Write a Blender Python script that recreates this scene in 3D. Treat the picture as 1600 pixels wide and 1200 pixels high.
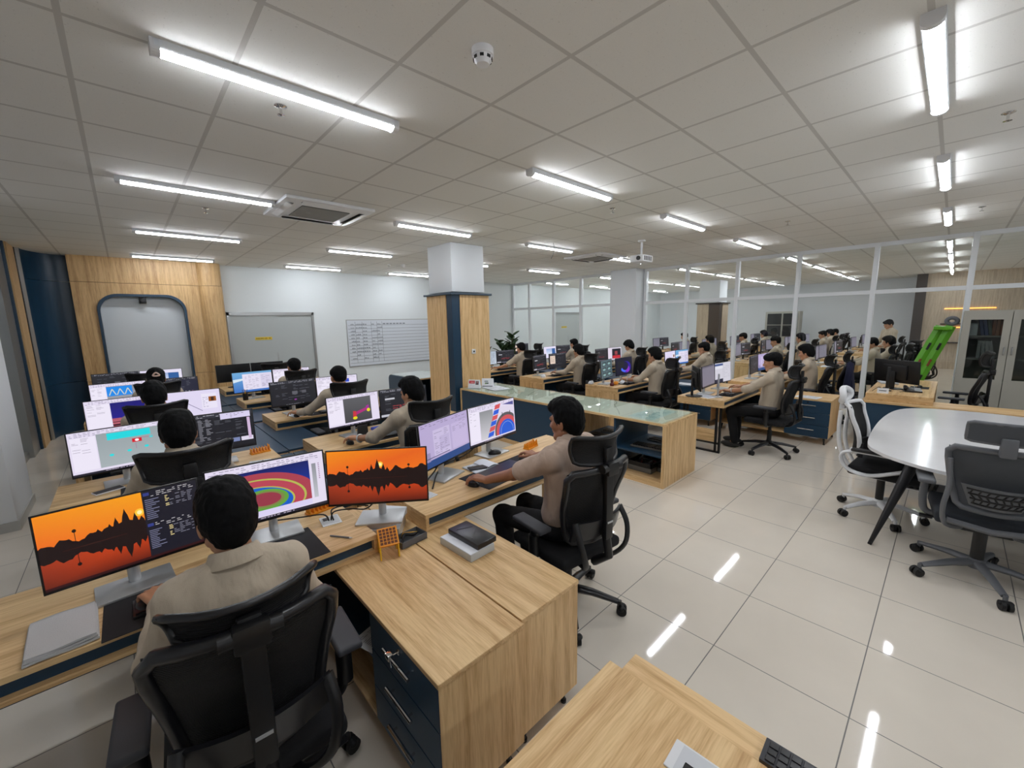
import bpy, bmesh, math, random
from mathutils import Vector as V, Matrix as M, Euler, noise
from mathutils.bvhtree import BVHTree
PI = math.pi
R = math.radians
for o in list(bpy.data.objects):
    bpy.data.objects.remove(o)
SC = bpy.context.scene
COL = SC.collection

# ---------------------------------------------------------------- camera
CAMZ = 1.8386
cd = bpy.data.cameras.new('camera'); cam = bpy.data.objects.new('camera', cd); COL.objects.link(cam)
cd.sensor_fit = 'HORIZONTAL'; cd.sensor_width = 36.0; cd.lens = 641.2222 / 1600 * 36.0; cd.clip_start = 0.05
_y, _p, _r = R(46.94171628), R(8.78266982), R(-1.06665878)
_f = V((math.cos(_y)*math.cos(_p), math.sin(_y)*math.cos(_p), -math.sin(_p)))
_rt = V((math.sin(_y), -math.cos(_y), 0)); _up = _rt.cross(_f)
_c, _s = math.cos(_r), math.sin(_r)
_a, _b = _c*_rt + _s*_up, -_s*_rt + _c*_up
mw = M(((_a.x, _b.x, -_f.x, 0), (_a.y, _b.y, -_f.y, 0), (_a.z, _b.z, -_f.z, CAMZ), (0, 0, 0, 1)))
cam.matrix_world = mw
SC.camera = cam
# ---------------------------------------------------------------- world, exposure
EXPO = 0.0
wd = bpy.data.worlds.new('world'); SC.world = wd; wd.use_nodes = True
wd.node_tree.nodes['Background'].inputs[0].default_value = (0.75, 0.85, 1, 1)
wd.node_tree.nodes['Background'].inputs[1].default_value = 0.02
SC.view_settings.view_transform = 'Standard'; SC.view_settings.look = 'None'
SC.view_settings.exposure = EXPO; SC.view_settings.gamma = 1.0; SC.view_settings.use_curve_mapping = False
SC.cycles.max_bounces = 9; SC.cycles.diffuse_bounces = 5; SC.cycles.glossy_bounces = 4
SC.cycles.transparent_max_bounces = 12; SC.cycles.use_denoising = True
SC.cycles.sample_clamp_indirect = 6.0
LAMP = 53.0          # radiance of the ceiling tubes
SCREEN = 1.0         # radiance of a white screen

# ---------------------------------------------------------------- materials
def lin(c):
    return tuple(((x/255.0)/12.92 if x/255.0 <= .04045 else ((x/255.0+.055)/1.055)**2.4) for x in c)
MATS = {}
def mat(name, rgb=(128, 128, 128), rough=.5, metal=0., spec=.5, bump=0., bscale=200., emit=0., var=0., coat=0.):
    if name in MATS: return MATS[name]
    m = bpy.data.materials.new(name); m.use_nodes = True; MATS[name] = m
    nt = m.node_tree; b = nt.nodes['Principled BSDF']
    col = lin(rgb)
    b.inputs['Base Color'].default_value = (*col, 1); b.inputs['Roughness'].default_value = rough
    b.inputs['Metallic'].default_value = metal; b.inputs['Specular IOR Level'].default_value = spec
    b.inputs['Coat Weight'].default_value = coat; b.inputs['Coat Roughness'].default_value = .05
    if emit:
        b.inputs['Emission Color'].default_value = (*col, 1); b.inputs['Emission Strength'].default_value = emit
    if bump or var:
        tc = nt.nodes.new('ShaderNodeTexCoord')
        n = nt.nodes.new('ShaderNodeTexNoise'); n.inputs['Scale'].default_value = bscale; n.inputs['Detail'].default_value = 3
        nt.links.new(tc.outputs['Object'], n.inputs['Vector'])
        if bump:
            bp = nt.nodes.new('ShaderNodeBump'); bp.inputs['Strength'].default_value = bump; bp.inputs['Distance'].default_value = .004
            nt.links.new(n.outputs['Fac'], bp.inputs['Height']); nt.links.new(bp.outputs['Normal'], b.inputs['Normal'])
        if var:
            mr = nt.nodes.new('ShaderNodeMapRange'); mr.inputs[1].default_value = .3; mr.inputs[2].default_value = .7
            mr.inputs[3].default_value = 1-var; mr.inputs[4].default_value = 1+var*.6
            hs = nt.nodes.new('ShaderNodeHueSaturation'); hs.inputs['Color'].default_value = (*col, 1)
            nt.links.new(n.outputs['Fac'], mr.inputs[0]); nt.links.new(mr.outputs[0], hs.inputs['Value'])
            nt.links.new(hs.outputs['Color'], b.inputs['Base Color'])
    return m

def wood(axis, name=None, dark=(190, 150, 100), light=(230, 197, 146), rough=.42):
    name = name or 'oak_laminate_' + axis
    if name in MATS: return MATS[name]
    m = bpy.data.materials.new(name); m.use_nodes = True; MATS[name] = m
    nt = m.node_tree; N = nt.nodes.new; L = nt.links.new; b = nt.nodes['Principled BSDF']
    tc = N('ShaderNodeTexCoord'); oi = N('ShaderNodeObjectInfo'); mp = N('ShaderNodeMapping')
    sc = {'x': (1.2, 22, 22), 'y': (22, 1.2, 22), 'z': (22, 22, 1.2)}[axis]
    mp.inputs['Scale'].default_value = sc
    ad = N('ShaderNodeVectorMath'); ad.operation = 'ADD'
    sk = N('ShaderNodeVectorMath'); sk.operation = 'SCALE'; sk.inputs[0].default_value = (7.1, 3.7, 5.3)
    L(oi.outputs['Random'], sk.inputs['Scale']); L(tc.outputs['Object'], ad.inputs[0]); L(sk.outputs[0], ad.inputs[1])
    L(ad.outputs[0], mp.inputs['Vector'])
    n1 = N('ShaderNodeTexNoise'); n1.inputs['Scale'].default_value = 1.3; n1.inputs['Detail'].default_value = 5; n1.inputs['Distortion'].default_value = .5
    n2 = N('ShaderNodeTexNoise'); n2.inputs['Scale'].default_value = 9.; n2.inputs['Detail'].default_value = 3
    L(mp.outputs[0], n1.inputs['Vector']); L(mp.outputs[0], n2.inputs['Vector'])
    ma = N('ShaderNodeMath'); ma.operation = 'MULTIPLY_ADD'; ma.inputs[1].default_value = .38; L(n2.outputs['Fac'], ma.inputs[0])
    mb = N('ShaderNodeMath'); mb.operation = 'MULTIPLY'; mb.inputs[1].default_value = .62; L(n1.outputs['Fac'], mb.inputs[0]); L(mb.outputs[0], ma.inputs[2])
    cr = N('ShaderNodeValToRGB'); e = cr.color_ramp.elements
    e[0].position = .36; e[0].color = (*lin(dark), 1); e[1].position = .6; e[1].color = (*lin(light), 1)
    x = cr.color_ramp.elements.new(.47); x.color = (*lin(tuple(int(a*.45+c*.55) for a, c in zip(dark, light))), 1)
    L(ma.outputs[0], cr.inputs[0]); L(cr.outputs[0], b.inputs['Base Color'])
    b.inputs['Roughness'].default_value = rough; b.inputs['Specular IOR Level'].default_value = .4
    bp = N('ShaderNodeBump'); bp.inputs['Strength'].default_value = .12; bp.inputs['Distance'].default_value = .002
    L(ma.outputs[0], bp.inputs['Height']); L(bp.outputs[0], b.inputs['Normal'])
    return m

def grid_mat(name, rgb, line, ux, uy, ox, oy, w, rough, spec, speck=0., lrough=None, mott=.03, mscale=1.5):
    """flat colour with straight joints every ux / uy metres (world = object coordinates)"""
    m = bpy.data.materials.new(name); m.use_nodes = True; MATS[name] = m
    nt = m.node_tree; N = nt.nodes.new; L = nt.links.new; b = nt.nodes['Principled BSDF']
    tc = N('ShaderNodeTexCoord'); sp = N('ShaderNodeSeparateXYZ'); L(tc.outputs['Object'], sp.inputs[0])
    def line_of(out, u, o):
        a = N('ShaderNodeMath'); a.operation = 'SUBTRACT'; L(out, a.inputs[0]); a.inputs[1].default_value = o - u*.5
        md = N('ShaderNodeMath'); md.operation = 'FLOORED_MODULO'; L(a.outputs[0], md.inputs[0]); md.inputs[1].default_value = u
        s = N('ShaderNodeMath'); s.operation = 'SUBTRACT'; L(md.outputs[0], s.inputs[0]); s.inputs[1].default_value = u*.5
        ab = N('ShaderNodeMath'); ab.operation = 'ABSOLUTE'; L(s.outputs[0], ab.inputs[0])
        lt = N('ShaderNodeMath'); lt.operation = 'LESS_THAN'; L(ab.outputs[0], lt.inputs[0]); lt.inputs[1].default_value = w*.5
        return lt.outputs[0]
    mx = N('ShaderNodeMath'); mx.operation = 'MAXIMUM'; L(line_of(sp.outputs[0], ux, ox), mx.inputs[0]); L(line_of(sp.outputs[1], uy, oy), mx.inputs[1])
    n = N('ShaderNodeTexNoise'); n.inputs['Scale'].default_value = mscale; n.inputs['Detail'].default_value = 6; L(tc.outputs['Object'], n.inputs['Vector'])
    mr = N('ShaderNodeMapRange'); mr.inputs[1].default_value = .3; mr.inputs[2].default_value = .7; mr.inputs[3].default_value = 1-mott; mr.inputs[4].default_value = 1+mott; L(n.outputs['Fac'], mr.inputs[0])
    hs = N('ShaderNodeHueSaturation'); hs.inputs['Color'].default_value = (*lin(rgb), 1); L(mr.outputs[0], hs.inputs['Value'])
    base = hs.outputs['Color']
    if speck:
        ns = N('ShaderNodeTexNoise'); ns.inputs['Scale'].default_value = 95; ns.inputs['Detail'].default_value = 2; L(tc.outputs['Object'], ns.inputs['Vector'])
        gt = N('ShaderNodeMath'); gt.operation = 'GREATER_THAN'; gt.inputs[1].default_value = .71; L(ns.outputs['Fac'], gt.inputs[0])
        mul = N('ShaderNodeMath'); mul.operation = 'MULTIPLY'; mul.inputs[1].default_value = speck; L(gt.outputs[0], mul.inputs[0])
        m2 = N('ShaderNodeMix'); m2.data_type = 'RGBA'; L(mul.outputs[0], m2.inputs['Factor']); L(base, m2.inputs['A']); m2.inputs['B'].default_value = (*lin((70, 68, 64)), 1)
        base = m2.outputs['Result']
    mc = N('ShaderNodeMix'); mc.data_type = 'RGBA'; L(mx.outputs[0], mc.inputs['Factor']); L(base, mc.inputs['A']); mc.inputs['B'].default_value = (*lin(line), 1)
    L(mc.outputs['Result'], b.inputs['Base Color'])
    rr = N('ShaderNodeMapRange'); rr.inputs[3].default_value = rough; rr.inputs[4].default_value = lrough or rough; L(mx.outputs[0], rr.inputs[0]); L(rr.outputs[0], b.inputs['Roughness'])
    b.inputs['Specular IOR Level'].default_value = spec
    bp = N('ShaderNodeBump'); bp.inputs['Strength'].default_value = .5; bp.inputs['Distance'].default_value = .003; bp.invert = True
    L(mx.outputs[0], bp.inputs['Height']); L(bp.outputs[0], b.inputs['Normal'])
    return m

def glass_mat(name, tint=(235, 245, 242), refl=1.0):
    m = bpy.data.materials.new(name); m.use_nodes = True; MATS[name] = m
    nt = m.node_tree; N = nt.nodes.new; L = nt.links.new; nt.nodes.remove(nt.nodes['Principled BSDF'])
    t = N('ShaderNodeBsdfTransparent'); t.inputs[0].default_value = (*lin(tint), 1)
    g = N('ShaderNodeBsdfGlossy'); g.inputs['Roughness'].default_value = .0
    f = N('ShaderNodeFresnel'); f.inputs[0].default_value = 1.5
    k = N('ShaderNodeMath'); k.operation = 'MULTIPLY'; k.inputs[1].default_value = refl; L(f.outputs[0], k.inputs[0])
    ge = N('ShaderNodeNewGeometry'); iv = N('ShaderNodeMath'); iv.operation = 'SUBTRACT'; iv.inputs[0].default_value = 1.; L(ge.outputs['Backfacing'], iv.inputs[1])
    k2 = N('ShaderNodeMath'); k2.operation = 'MULTIPLY'; L(k.outputs[0], k2.inputs[0]); L(iv.outputs[0], k2.inputs[1]); k = k2
    mx = N('ShaderNodeMixShader'); L(k.outputs[0], mx.inputs[0]); L(t.outputs[0], mx.inputs[1]); L(g.outputs[0], mx.inputs[2])
    L(mx.outputs[0], nt.nodes['Material Output'].inputs[0])
    return m

def attr_mat(name, emit):
    m = bpy.data.materials.new(name); m.use_nodes = True; MATS[name] = m
    nt = m.node_tree; N = nt.nodes.new; L = nt.links.new; b = nt.nodes['Principled BSDF']
    a = N('ShaderNodeAttribute'); a.attribute_name = 'Col'
    if emit:
        b.inputs['Base Color'].default_value = (.01, .01, .012, 1); b.inputs['Roughness'].default_value = .35
        L(a.outputs['Color'], b.inputs['Emission Color']); b.inputs['Emission Strength'].default_value = SCREEN
    else:
        L(a.outputs['Color'], b.inputs['Base Color']); b.inputs['Roughness'].default_value = .6
    return m

def mesh_fabric(name, rgb, alpha=.82):
    """open weave: a fine grid of threads with holes between them"""
    m = bpy.data.materials.new(name); m.use_nodes = True; MATS[name] = m
    nt = m.node_tree; N = nt.nodes.new; L = nt.links.new; b = nt.nodes['Principled BSDF']
    b.inputs['Base Color'].default_value = (*lin(rgb), 1); b.inputs['Roughness'].default_value = .75
    tc = N('ShaderNodeTexCoord'); w = N('ShaderNodeTexWave'); w.inputs['Scale'].default_value = 55; w.bands_direction = 'Z'
    L(tc.outputs['Object'], w.inputs['Vector'])
    mr = N('ShaderNodeMapRange'); mr.inputs[3].default_value = alpha; mr.inputs[4].default_value = 1.; L(w.outputs['Fac'], mr.inputs[0]); L(mr.outputs[0], b.inputs['Alpha'])
    return m

WX, WY, WZ = wood('x'), wood('y'), wood('z')
FWZ = wood('z', 'feature_wall_oak', (172, 136, 90), (214, 180, 130), .4)
NAVY = mat('navy_laminate', (29, 61, 86), .38, spec=.45)
NAVYW = mat('navy_wall_panel', (24, 56, 80), .34, spec=.5)
WALL = mat('white_wall_paint', (222, 228, 230), .7, bump=.05, bscale=60)
WALLC = mat('cool_white_paint', (224, 228, 232), .65)
BASEB = mat('grey_skirting_tile', (176, 176, 172), .3)
ALU = mat('brushed_aluminium', (176, 178, 178), .32, metal=.85)
SILV = mat('silver_plastic_metal', (196, 198, 200), .35, metal=.55)
CHROME = mat('chrome', (225, 225, 225), .12, metal=1.)
FRAMEW = mat('white_powder_coat', (232, 236, 240), .35)
DOORG = mat('grey_door_laminate', (176, 182, 182), .45)
BLK = mat('black_plastic', (17, 17, 19), .42, spec=.5)
BLKS = mat('black_satin_plastic', (26, 26, 29), .3, spec=.5)
BLKF = mat('black_fabric', (17, 17, 20), .9, bump=.3, bscale=500)
BLKM = mesh_fabric('black_chair_mesh', (12, 12, 14), .86)
RUBB = mat('black_rubber', (12, 12, 13), .6)
STEELB = mat('black_steel', (15, 15, 17), .4, spec=.5)
GREYP = mat('grey_plastic', (96, 98, 102), .45)
GREYM = mesh_fabric('grey_chair_mesh', (72, 75, 80), .95)
GREYS = mat('dark_grey_fabric', (38, 42, 48), .9, bump=.3, bscale=500)
ARMG = mat('charcoal_armrest', (52, 53, 58), .55)
WHP = mat('white_plastic', (225, 226, 228), .3)
PAPER = mat('white_paper', (228, 232, 238), .7)
TRANS = mat('clear_box', (190, 196, 198), .15)
SKIN = mat('skin', (188, 138, 106), .5, var=.06, bscale=14)
SKIND = mat('skin_deeper', (166, 114, 84), .5, var=.06, bscale=14)
HAIR = mat('black_hair', (7, 7, 8), .7, spec=.16, bump=.3, bscale=160)
def cloth(name, rgb):
    """woven cotton with soft folds"""
    m = mat(name, rgb, .9, spec=.2); nt = m.node_tree; N = nt.nodes.new; L = nt.links.new; b = nt.nodes['Principled BSDF']
    tc = N('ShaderNodeTexCoord'); mp = N('ShaderNodeMapping'); mp.inputs['Scale'].default_value = (1.2, 1.2, .5); mp.inputs['Rotation'].default_value = (.2, .3, .1)
    n1 = N('ShaderNodeTexNoise'); n1.inputs['Scale'].default_value = 10; n1.inputs['Detail'].default_value = 3; n1.inputs['Distortion'].default_value = .35
    n2 = N('ShaderNodeTexNoise'); n2.inputs['Scale'].default_value = 420
    L(tc.outputs['Object'], mp.inputs[0]); L(mp.outputs[0], n1.inputs['Vector']); L(tc.outputs['Object'], n2.inputs['Vector'])
    b1 = N('ShaderNodeBump'); b1.inputs['Strength'].default_value = .5; b1.inputs['Distance'].default_value = .03; L(n1.outputs['Fac'], b1.inputs['Height'])
    b2 = N('ShaderNodeBump'); b2.inputs['Strength'].default_value = .25; b2.inputs['Distance'].default_value = .003; L(n2.outputs['Fac'], b2.inputs['Height']); L(b1.outputs[0], b2.inputs['Normal']); L(b2.outputs[0], b.inputs['Normal'])
    b.inputs['Sheen Weight'].default_value = .15
    return m
SHIRT = cloth('beige_shirt', (190, 176, 156)); SHIRTP = cloth('beige_pink_shirt', (186, 164, 148))
TROUS = mat('black_trousers', (14, 14, 17), .9, bump=.2, bscale=300)
SHOE = mat('dark_shoe', (24, 22, 22), .5)
EYE = mat('dark_eye', (24, 16, 12), .2)
TABLE = mat('white_marble_top', (226, 226, 228), .13, var=.05, bscale=2.2, spec=.5)
YEL = mat('yellow_print', (238, 176, 24), .5)
ORANGE = mat('amber_printed_plastic', (236, 150, 20), .45)
AMBD = mat('dark_amber_cells', (104, 50, 12), .5)
GREEN = mat('lime_green_paint', (90, 164, 32), .4)
LEAF = mat('fig_leaf', (38, 66, 34), .45, var=.2, bscale=9)
POT = mat('pot', (190, 190, 186), .6)
CAB = mat('warm_grey_steel', (166, 164, 154), .45)
BEIGE = wood('z', 'pale_wood_panel', (168, 152, 132), (196, 180, 158), .5)
LED = mat('led_diffuser', (244, 248, 255), .4, emit=LAMP)
WARM = mat('warm_strip', (255, 176, 84), .4, emit=3.)
GLASS = glass_mat('partition_glass', (250, 252, 251))
GTOP = glass_mat('counter_glass', (247, 250, 248))
CGL = glass_mat('cabinet_glass', (206, 210, 208))
SCRM = attr_mat('screen_pixels', True)
PRINT = attr_mat('printed_colours', False)
PEOPLE_GROUND = None
CEIL = grid_mat('mineral_fibre_ceiling', (230, 230, 226), (200, 199, 195), .6, .6078, 0, 0, .024, .85, .2, speck=.22, mott=.02, mscale=240)
FLOOR = grid_mat('polished_floor_tile', (225, 216, 202), (116, 113, 108), .6, .6, 0, 0, .005, .045, .62, lrough=.5, mott=.035, mscale=2.2)

# ---------------------------------------------------------------- mesh helpers
class MB:
    def __init__(s): s.bm = bmesh.new()
    def box(s, x0, x1, y0, y1, z0, z1, bev=0., seg=2):
        t = bmesh.new(); bmesh.ops.create_cube(t, size=1)
        for v in t.verts: v.co = V(((x0+x1)/2+v.co.x*(x1-x0), (y0+y1)/2+v.co.y*(y1-y0), (z0+z1)/2+v.co.z*(z1-z0)))
        if bev: bmesh.ops.bevel(t, geom=t.edges[:], offset=bev, segments=seg, affect='EDGES', profile=.6)
        s._add(t); return s
    def _add(s, t, mtx=None):
        if mtx: bmesh.ops.transform(t, matrix=mtx, verts=t.verts)
        mp = {v: s.bm.verts.new(v.co) for v in t.verts}
        for f in t.faces:
            try: s.bm.faces.new([mp[v] for v in f.verts])
            except ValueError: pass
        t.free(); return s
    def xbox(s, c, size, rot=(0, 0, 0), bev=0., seg=2):
        t = MB(); t.box(-size[0]/2, size[0]/2, -size[1]/2, size[1]/2, -size[2]/2, size[2]/2, bev, seg)
        return s._add(t.bm, M.Translation(c) @ Euler(rot).to_matrix().to_4x4())
    def cyl(s, p0, p1, r0, r1=None, n=16):
        return s.tube([p0, p1], [r0, r0 if r1 is None else r1], n)
    def tube(s, pts, r, n=8, closed=False, flat=1., up=None):
        pts = [V(p) for p in pts]; k = len(pts); rr = r if isinstance(r, (list, tuple)) else [r]*k
        rings = []; prev = None
        for i, p in enumerate(pts):
            d = (pts[(i+1) % k] - pts[i-1]) if closed else (pts[min(i+1, k-1)] - pts[max(i-1, 0)])
            d.normalize()
            if prev is None:
                u = V(up) if up else (V((0, 0, 1)) if abs(d.z) < .9 else V((1, 0, 0)))
            else: u = prev
            u = (u - d*u.dot(d)).normalized(); prev = u; w = d.cross(u)
            rings.append([s.bm.verts.new(p + (u*math.cos(2*PI*j/n)*flat + w*math.sin(2*PI*j/n))*rr[i]) for j in range(n)])
        for i in range(k if closed else k-1):
            a, b = rings[i], rings[(i+1) % k]
            for j in range(n): s.bm.faces.new((a[j], a[(j+1) % n], b[(j+1) % n], b[j]))
        if not closed:
            s.bm.faces.new(rings[0][::-1]); s.bm.faces.new(rings[-1])
        return s
    def lathe(s, prof, c=(0, 0, 0), n=24):
        c = V(c); rings = []
        for r, z in prof:
            rings.append([s.bm.verts.new(c + V((r*math.cos(2*PI*j/n), r*math.sin(2*PI*j/n), z))) for j in range(n)])
        for a, b in zip(rings, rings[1:]):
            for j in range(n): s.bm.faces.new((a[j], a[(j+1) % n], b[(j+1) % n], b[j]))
        s.bm.faces.new(rings[0][::-1]); s.bm.faces.new(rings[-1]); return s
    def prism(s, pts, h0, h1, axis='z'):
        f = {'z': lambda a, b, h: V((a, b, h)), 'x': lambda a, b, h: V((h, a, b)), 'y': lambda a, b, h: V((a, h, b))}[axis]
        A = [s.bm.verts.new(f(a, b, h0)) for a, b in pts]; B = [s.bm.verts.new(f(a, b, h1)) for a, b in pts]
        s.bm.faces.new(A[::-1]); s.bm.faces.new(B)
        for i in range(len(A)): s.bm.faces.new((A[i], A[(i+1) % len(A)], B[(i+1) % len(A)], B[i]))
        return s
    def ell(s, c, r, rot=None, n=16, m=12):
        t = bmesh.new(); bmesh.ops.create_uvsphere(t, u_segments=n, v_segments=m, radius=1)
        mt = M.Translation(c) @ (rot.to_4x4() if rot else M()) @ M.Diagonal((r[0], r[1], r[2], 1))
        return s._add(t, mt)
    def cap(s, p0, r0, p1, r1, n=14):
        """round-ended tapered limb"""
        p0, p1 = V(p0), V(p1); d = p1-p0; L = d.length; q = d.to_track_quat('Z', 'Y').to_matrix() if L > 1e-6 else M.Identity(3)
        prof = [(-PI/2+PI/2*i/4) for i in range(0, 5)]
        rings = [(max(r0*math.cos(a), 1e-4), r0*math.sin(a)) for a in prof] + [(max(r1*math.cos(a), 1e-4), L+r1*math.sin(a)) for a in [PI/2*i/4 for i in range(0, 5)]]
        t = MB(); t.lathe(rings, n=n)
        return s._add(t.bm, M.Translation(p0) @ q.to_4x4())
    def sheet(s, fn, nu, nv, th):
        """curved plate: fn(u, v) -> point, th a vector (thickness)"""
        th = V(th); g = [[[s.bm.verts.new(V(fn(i/nu, j/nv)) + th*k) for j in range(nv+1)] for i in range(nu+1)] for k in (0, 1)]
        for i in range(nu):
            for j in range(nv):
                s.bm.faces.new((g[0][i][j], g[0][i+1][j], g[0][i+1][j+1], g[0][i][j+1]))
                s.bm.faces.new((g[1][i][j+1], g[1][i+1][j+1], g[1][i+1][j], g[1][i][j]))
        for i in range(nu):
            s.bm.faces.new((g[0][i+1][0], g[0][i][0], g[1][i][0], g[1][i+1][0])); s.bm.faces.new((g[0][i][nv], g[0][i+1][nv], g[1][i+1][nv], g[1][i][nv]))
        for j in range(nv):
            s.bm.faces.new((g[0][0][j], g[0][0][j+1], g[1][0][j+1], g[1][0][j])); s.bm.faces.new((g[0][nu][j+1], g[0][nu][j], g[1][nu][j], g[1][nu][j+1]))
        return s
    def build(s, name, material, parent=None, smooth=35, label=None):
        bmesh.ops.recalc_face_normals(s.bm, faces=s.bm.faces)
        me = bpy.data.meshes.new(name); s.bm.to_mesh(me); s.bm.free()
        if smooth:
            me.shade_smooth(); me.set_sharp_from_angle(angle=R(smooth))
        me.materials.append(material)
        return link(name, me, parent, label)

def link(name, me, parent=None, label=None):
    o = bpy.data.objects.new(name, me); COL.objects.link(o)
    if parent: o.parent = parent; KIDS.setdefault(parent.name, []).append(o)
    if label: o['label'] = label
    return o
KIDS = {}
def box(name, material, parent, *d, bev=0., seg=2, label=None):
    return MB().box(*d, bev, seg).build(name, material, parent, label=label)
def tag(o, label, cat, group=None, kind=None):
    o['label'] = label; o['category'] = cat
    if group: o['group'] = group
    if kind: o['kind'] = kind
    return o
def thing(name, label, cat, loc=(0, 0, 0), rz=0., group=None):
    o = bpy.data.objects.new(name, None); COL.objects.link(o); o.empty_display_size = .1
    o.location = loc; o.rotation_euler = (0, 0, rz)
    return tag(o, label, cat, group)
def place(o, loc, rz=0.):
    o.location = loc; o.rotation_euler = (0, 0, rz); return o
def struct(o, label=None):
    o['kind'] = 'structure'
    if label: o['label'] = label
    return o
def copy_tree(o, parent=None):
    c = o.copy(); COL.objects.link(c)
    if parent: c.parent = parent; KIDS.setdefault(parent.name, []).append(c)
    for ch in list(KIDS.get(o.name, ())): copy_tree(ch, c)
    return c
def dup(o, loc, rz, label, group=None):
    c = copy_tree(o); c.location = loc; c.rotation_euler = (0, 0, rz); c['label'] = label
    if group: c['group'] = group
    return c
def cr(pts, n=6, closed=True):
    """smooth curve through points"""
    out = []; k = len(pts)
    for i in range(k if closed else k-1):
        p = [V(pts[(i+j-1) % k]) if closed else V(pts[min(max(i+j-1, 0), k-1)]) for j in range(4)]
        for q in range(n):
            t = q/n
            out.append(.5*((2*p[1]) + (p[2]-p[0])*t + (2*p[0]-5*p[1]+4*p[2]-p[3])*t*t + (3*p[1]-p[0]-3*p[2]+p[3])*t**3))
    if not closed: out.append(V(pts[-1]))
    return out

# flat coloured artwork (screens, prints): one mesh, colour per face corner, each layer a hair in front of the last
class ART:
    def __init__(s, w, h, step=.00004): s.w, s.h, s.p, s.step, s.hold, s.lay = w, h, [], step, False, 0
    def poly(s, pts, col, alpha=None):
        cols = col if isinstance(col[0], (tuple, list)) else [col]*len(pts)
        if not s.hold: s.lay += 1
        s.p.append((pts, cols, s.lay)); return s
    def rect(s, x0, y0, x1, y1, col, col2=None):
        if col2: return s.poly([(x0, y0), (x1, y0), (x1, y1), (x0, y1)], [col2, col2, col, col])
        return s.poly([(x0, y0), (x1, y0), (x1, y1), (x0, y1)], col)
    def ell(s, cx, cy, rx, ry, col, n=28, a0=0, a1=2*PI, rot=0.):
        pts = []
        for i in range(n):
            a = a0+(a1-a0)*i/(n if a1-a0 > 6.28 else n-1)
            x, y = rx*math.cos(a), ry*math.sin(a)
            pts.append((min(max(cx+x*math.cos(rot)-y*math.sin(rot), s.cl[0]), s.cl[2]), min(max(cy+x*math.sin(rot)+y*math.cos(rot), s.cl[1]), s.cl[3])))
        return s.poly(pts, col)
    cl = (0, 0, 1, 1)
    def dashes(s, rng, x0, y0, x1, y1, rows, col, fill=.7, th=.35, words=3):
        dy = (y1-y0)/rows; s.lay += 1; s.hold = True
        for i in range(rows):
            y = y1-(i+.5)*dy; x = x0
            for k in range(words):
                ln = (x1-x0)/words*rng.uniform(.35, .95)
                if rng.random() < fill: s.rect(x, y-dy*th/2, min(x+ln, x1), y+dy*th/2, col)
                x += (x1-x0)/words
        s.hold = False
        return s
    def build(s, name, material, parent=None, plane='xz', label=None):
        bm = bmesh.new(); lay = bm.loops.layers.float_color.new('Col')
        for pts, cols, i in s.p:
            vs = []
            for x, y in pts:
                a, b, d = (x-.5)*s.w, (y-.5)*s.h, i*s.step
                vs.append(bm.verts.new((a, -d, b) if plane == 'xz' else (a, b, d)))
            try: f = bm.faces.new(vs)
            except ValueError: continue
            for lp, c in zip(f.loops, cols): lp[lay] = (*lin(c), 1)
        me = bpy.data.meshes.new(name); bm.to_mesh(me); bm.free(); me.materials.append(material)
        return link(name, me, parent, label)
# ================================================================ the setting
ZC = 3.1135
def shift_grid(m, ox, oy):
    # joints start from a measured tile corner
    subs = [n for n in m.node_tree.nodes if n.type == 'MATH' and n.operation == 'SUBTRACT' and n.inputs[0].is_linked and n.inputs[0].links[0].from_node.type == 'SEPXYZ']
    for n in subs: n.inputs[1].default_value += (ox if n.inputs[0].links[0].from_socket.name == 'X' else oy)
shift_grid(CEIL, 1.756, 1.4115); shift_grid(FLOOR, 3.4277, 1.3504)
XL, XR, YB, YF, XG = -2.2, 21.0, 10.8, -4.6, 10.2
struct(box('floor', FLOOR, None, XL-.1, XR+.1, YF-.1, YB+.1, -.1, 0))
struct(box('ceiling', CEIL, None, XL-.1, XR+.1, YF-.1, YB+.1, ZC, ZC+.1))
struct(box('wall_back', WALL, None, -.6, XR+.1, YB, YB+.12, 0, ZC))
struct(box('wall_left', WALLC, None, XL-.1, XL, YF, YB+.1, 0, ZC))
struct(box('wall_front', WALLC, None, XL, XR, YF-.12, YF, 0, ZC))
struct(box('wall_right', WALLC, None, XR, XR+.1, YF, YB, 0, ZC))
def column(nm, x0, x1, y0, y1):
    c = struct(MB().box(x0, x1, y0, y1, 0, ZC, .012).build(nm, WALLC))
    return c
column('column_left', -1.72, -.92, 5.76, 6.62)
struct(box('baseboard_left', BASEB, None, -1.74, -.908, 5.748, 6.632, 0, .09))
column('column_right', 9.8, 10.45, 5.72, 6.5)
column('column_far', 15.4, 16.1, 5.72, 6.42)

# left-hand corner: glazed partition, navy and oak returns, curved navy corner
t = MB().box(-1.27, -1.15, 8.95, 9.5, 0, ZC).build('trim_1', ALU); struct(t)
struct(MB().box(-1.3, -1.2, 6.62, 8.95, 2.2, 2.3).build('trim_2', ALU))
struct(MB().box(-1.3, -1.2, 6.62, 8.95, 0, .1).build('trim_3', ALU))
struct(MB().box(-1.29, -1.21, 7.7, 7.78, .1, ZC).build('trim_4', ALU))
struct(box('window_1', GLASS, None, -1.255, -1.245, 6.62, 7.7, .1, 2.2)); struct(box('window_2', GLASS, None, -1.255, -1.245, 7.78, 8.95, .1, 2.2))
struct(box('window_3', GLASS, None, -1.255, -1.245, 6.62, 7.7, 2.3, ZC)); struct(box('window_4', GLASS, None, -1.255, -1.245, 7.78, 8.95, 2.3, ZC))
struct(box('trim_5', NAVYW, None, -1.29, -1.12, 9.5, 9.56, 0, ZC))
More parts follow.
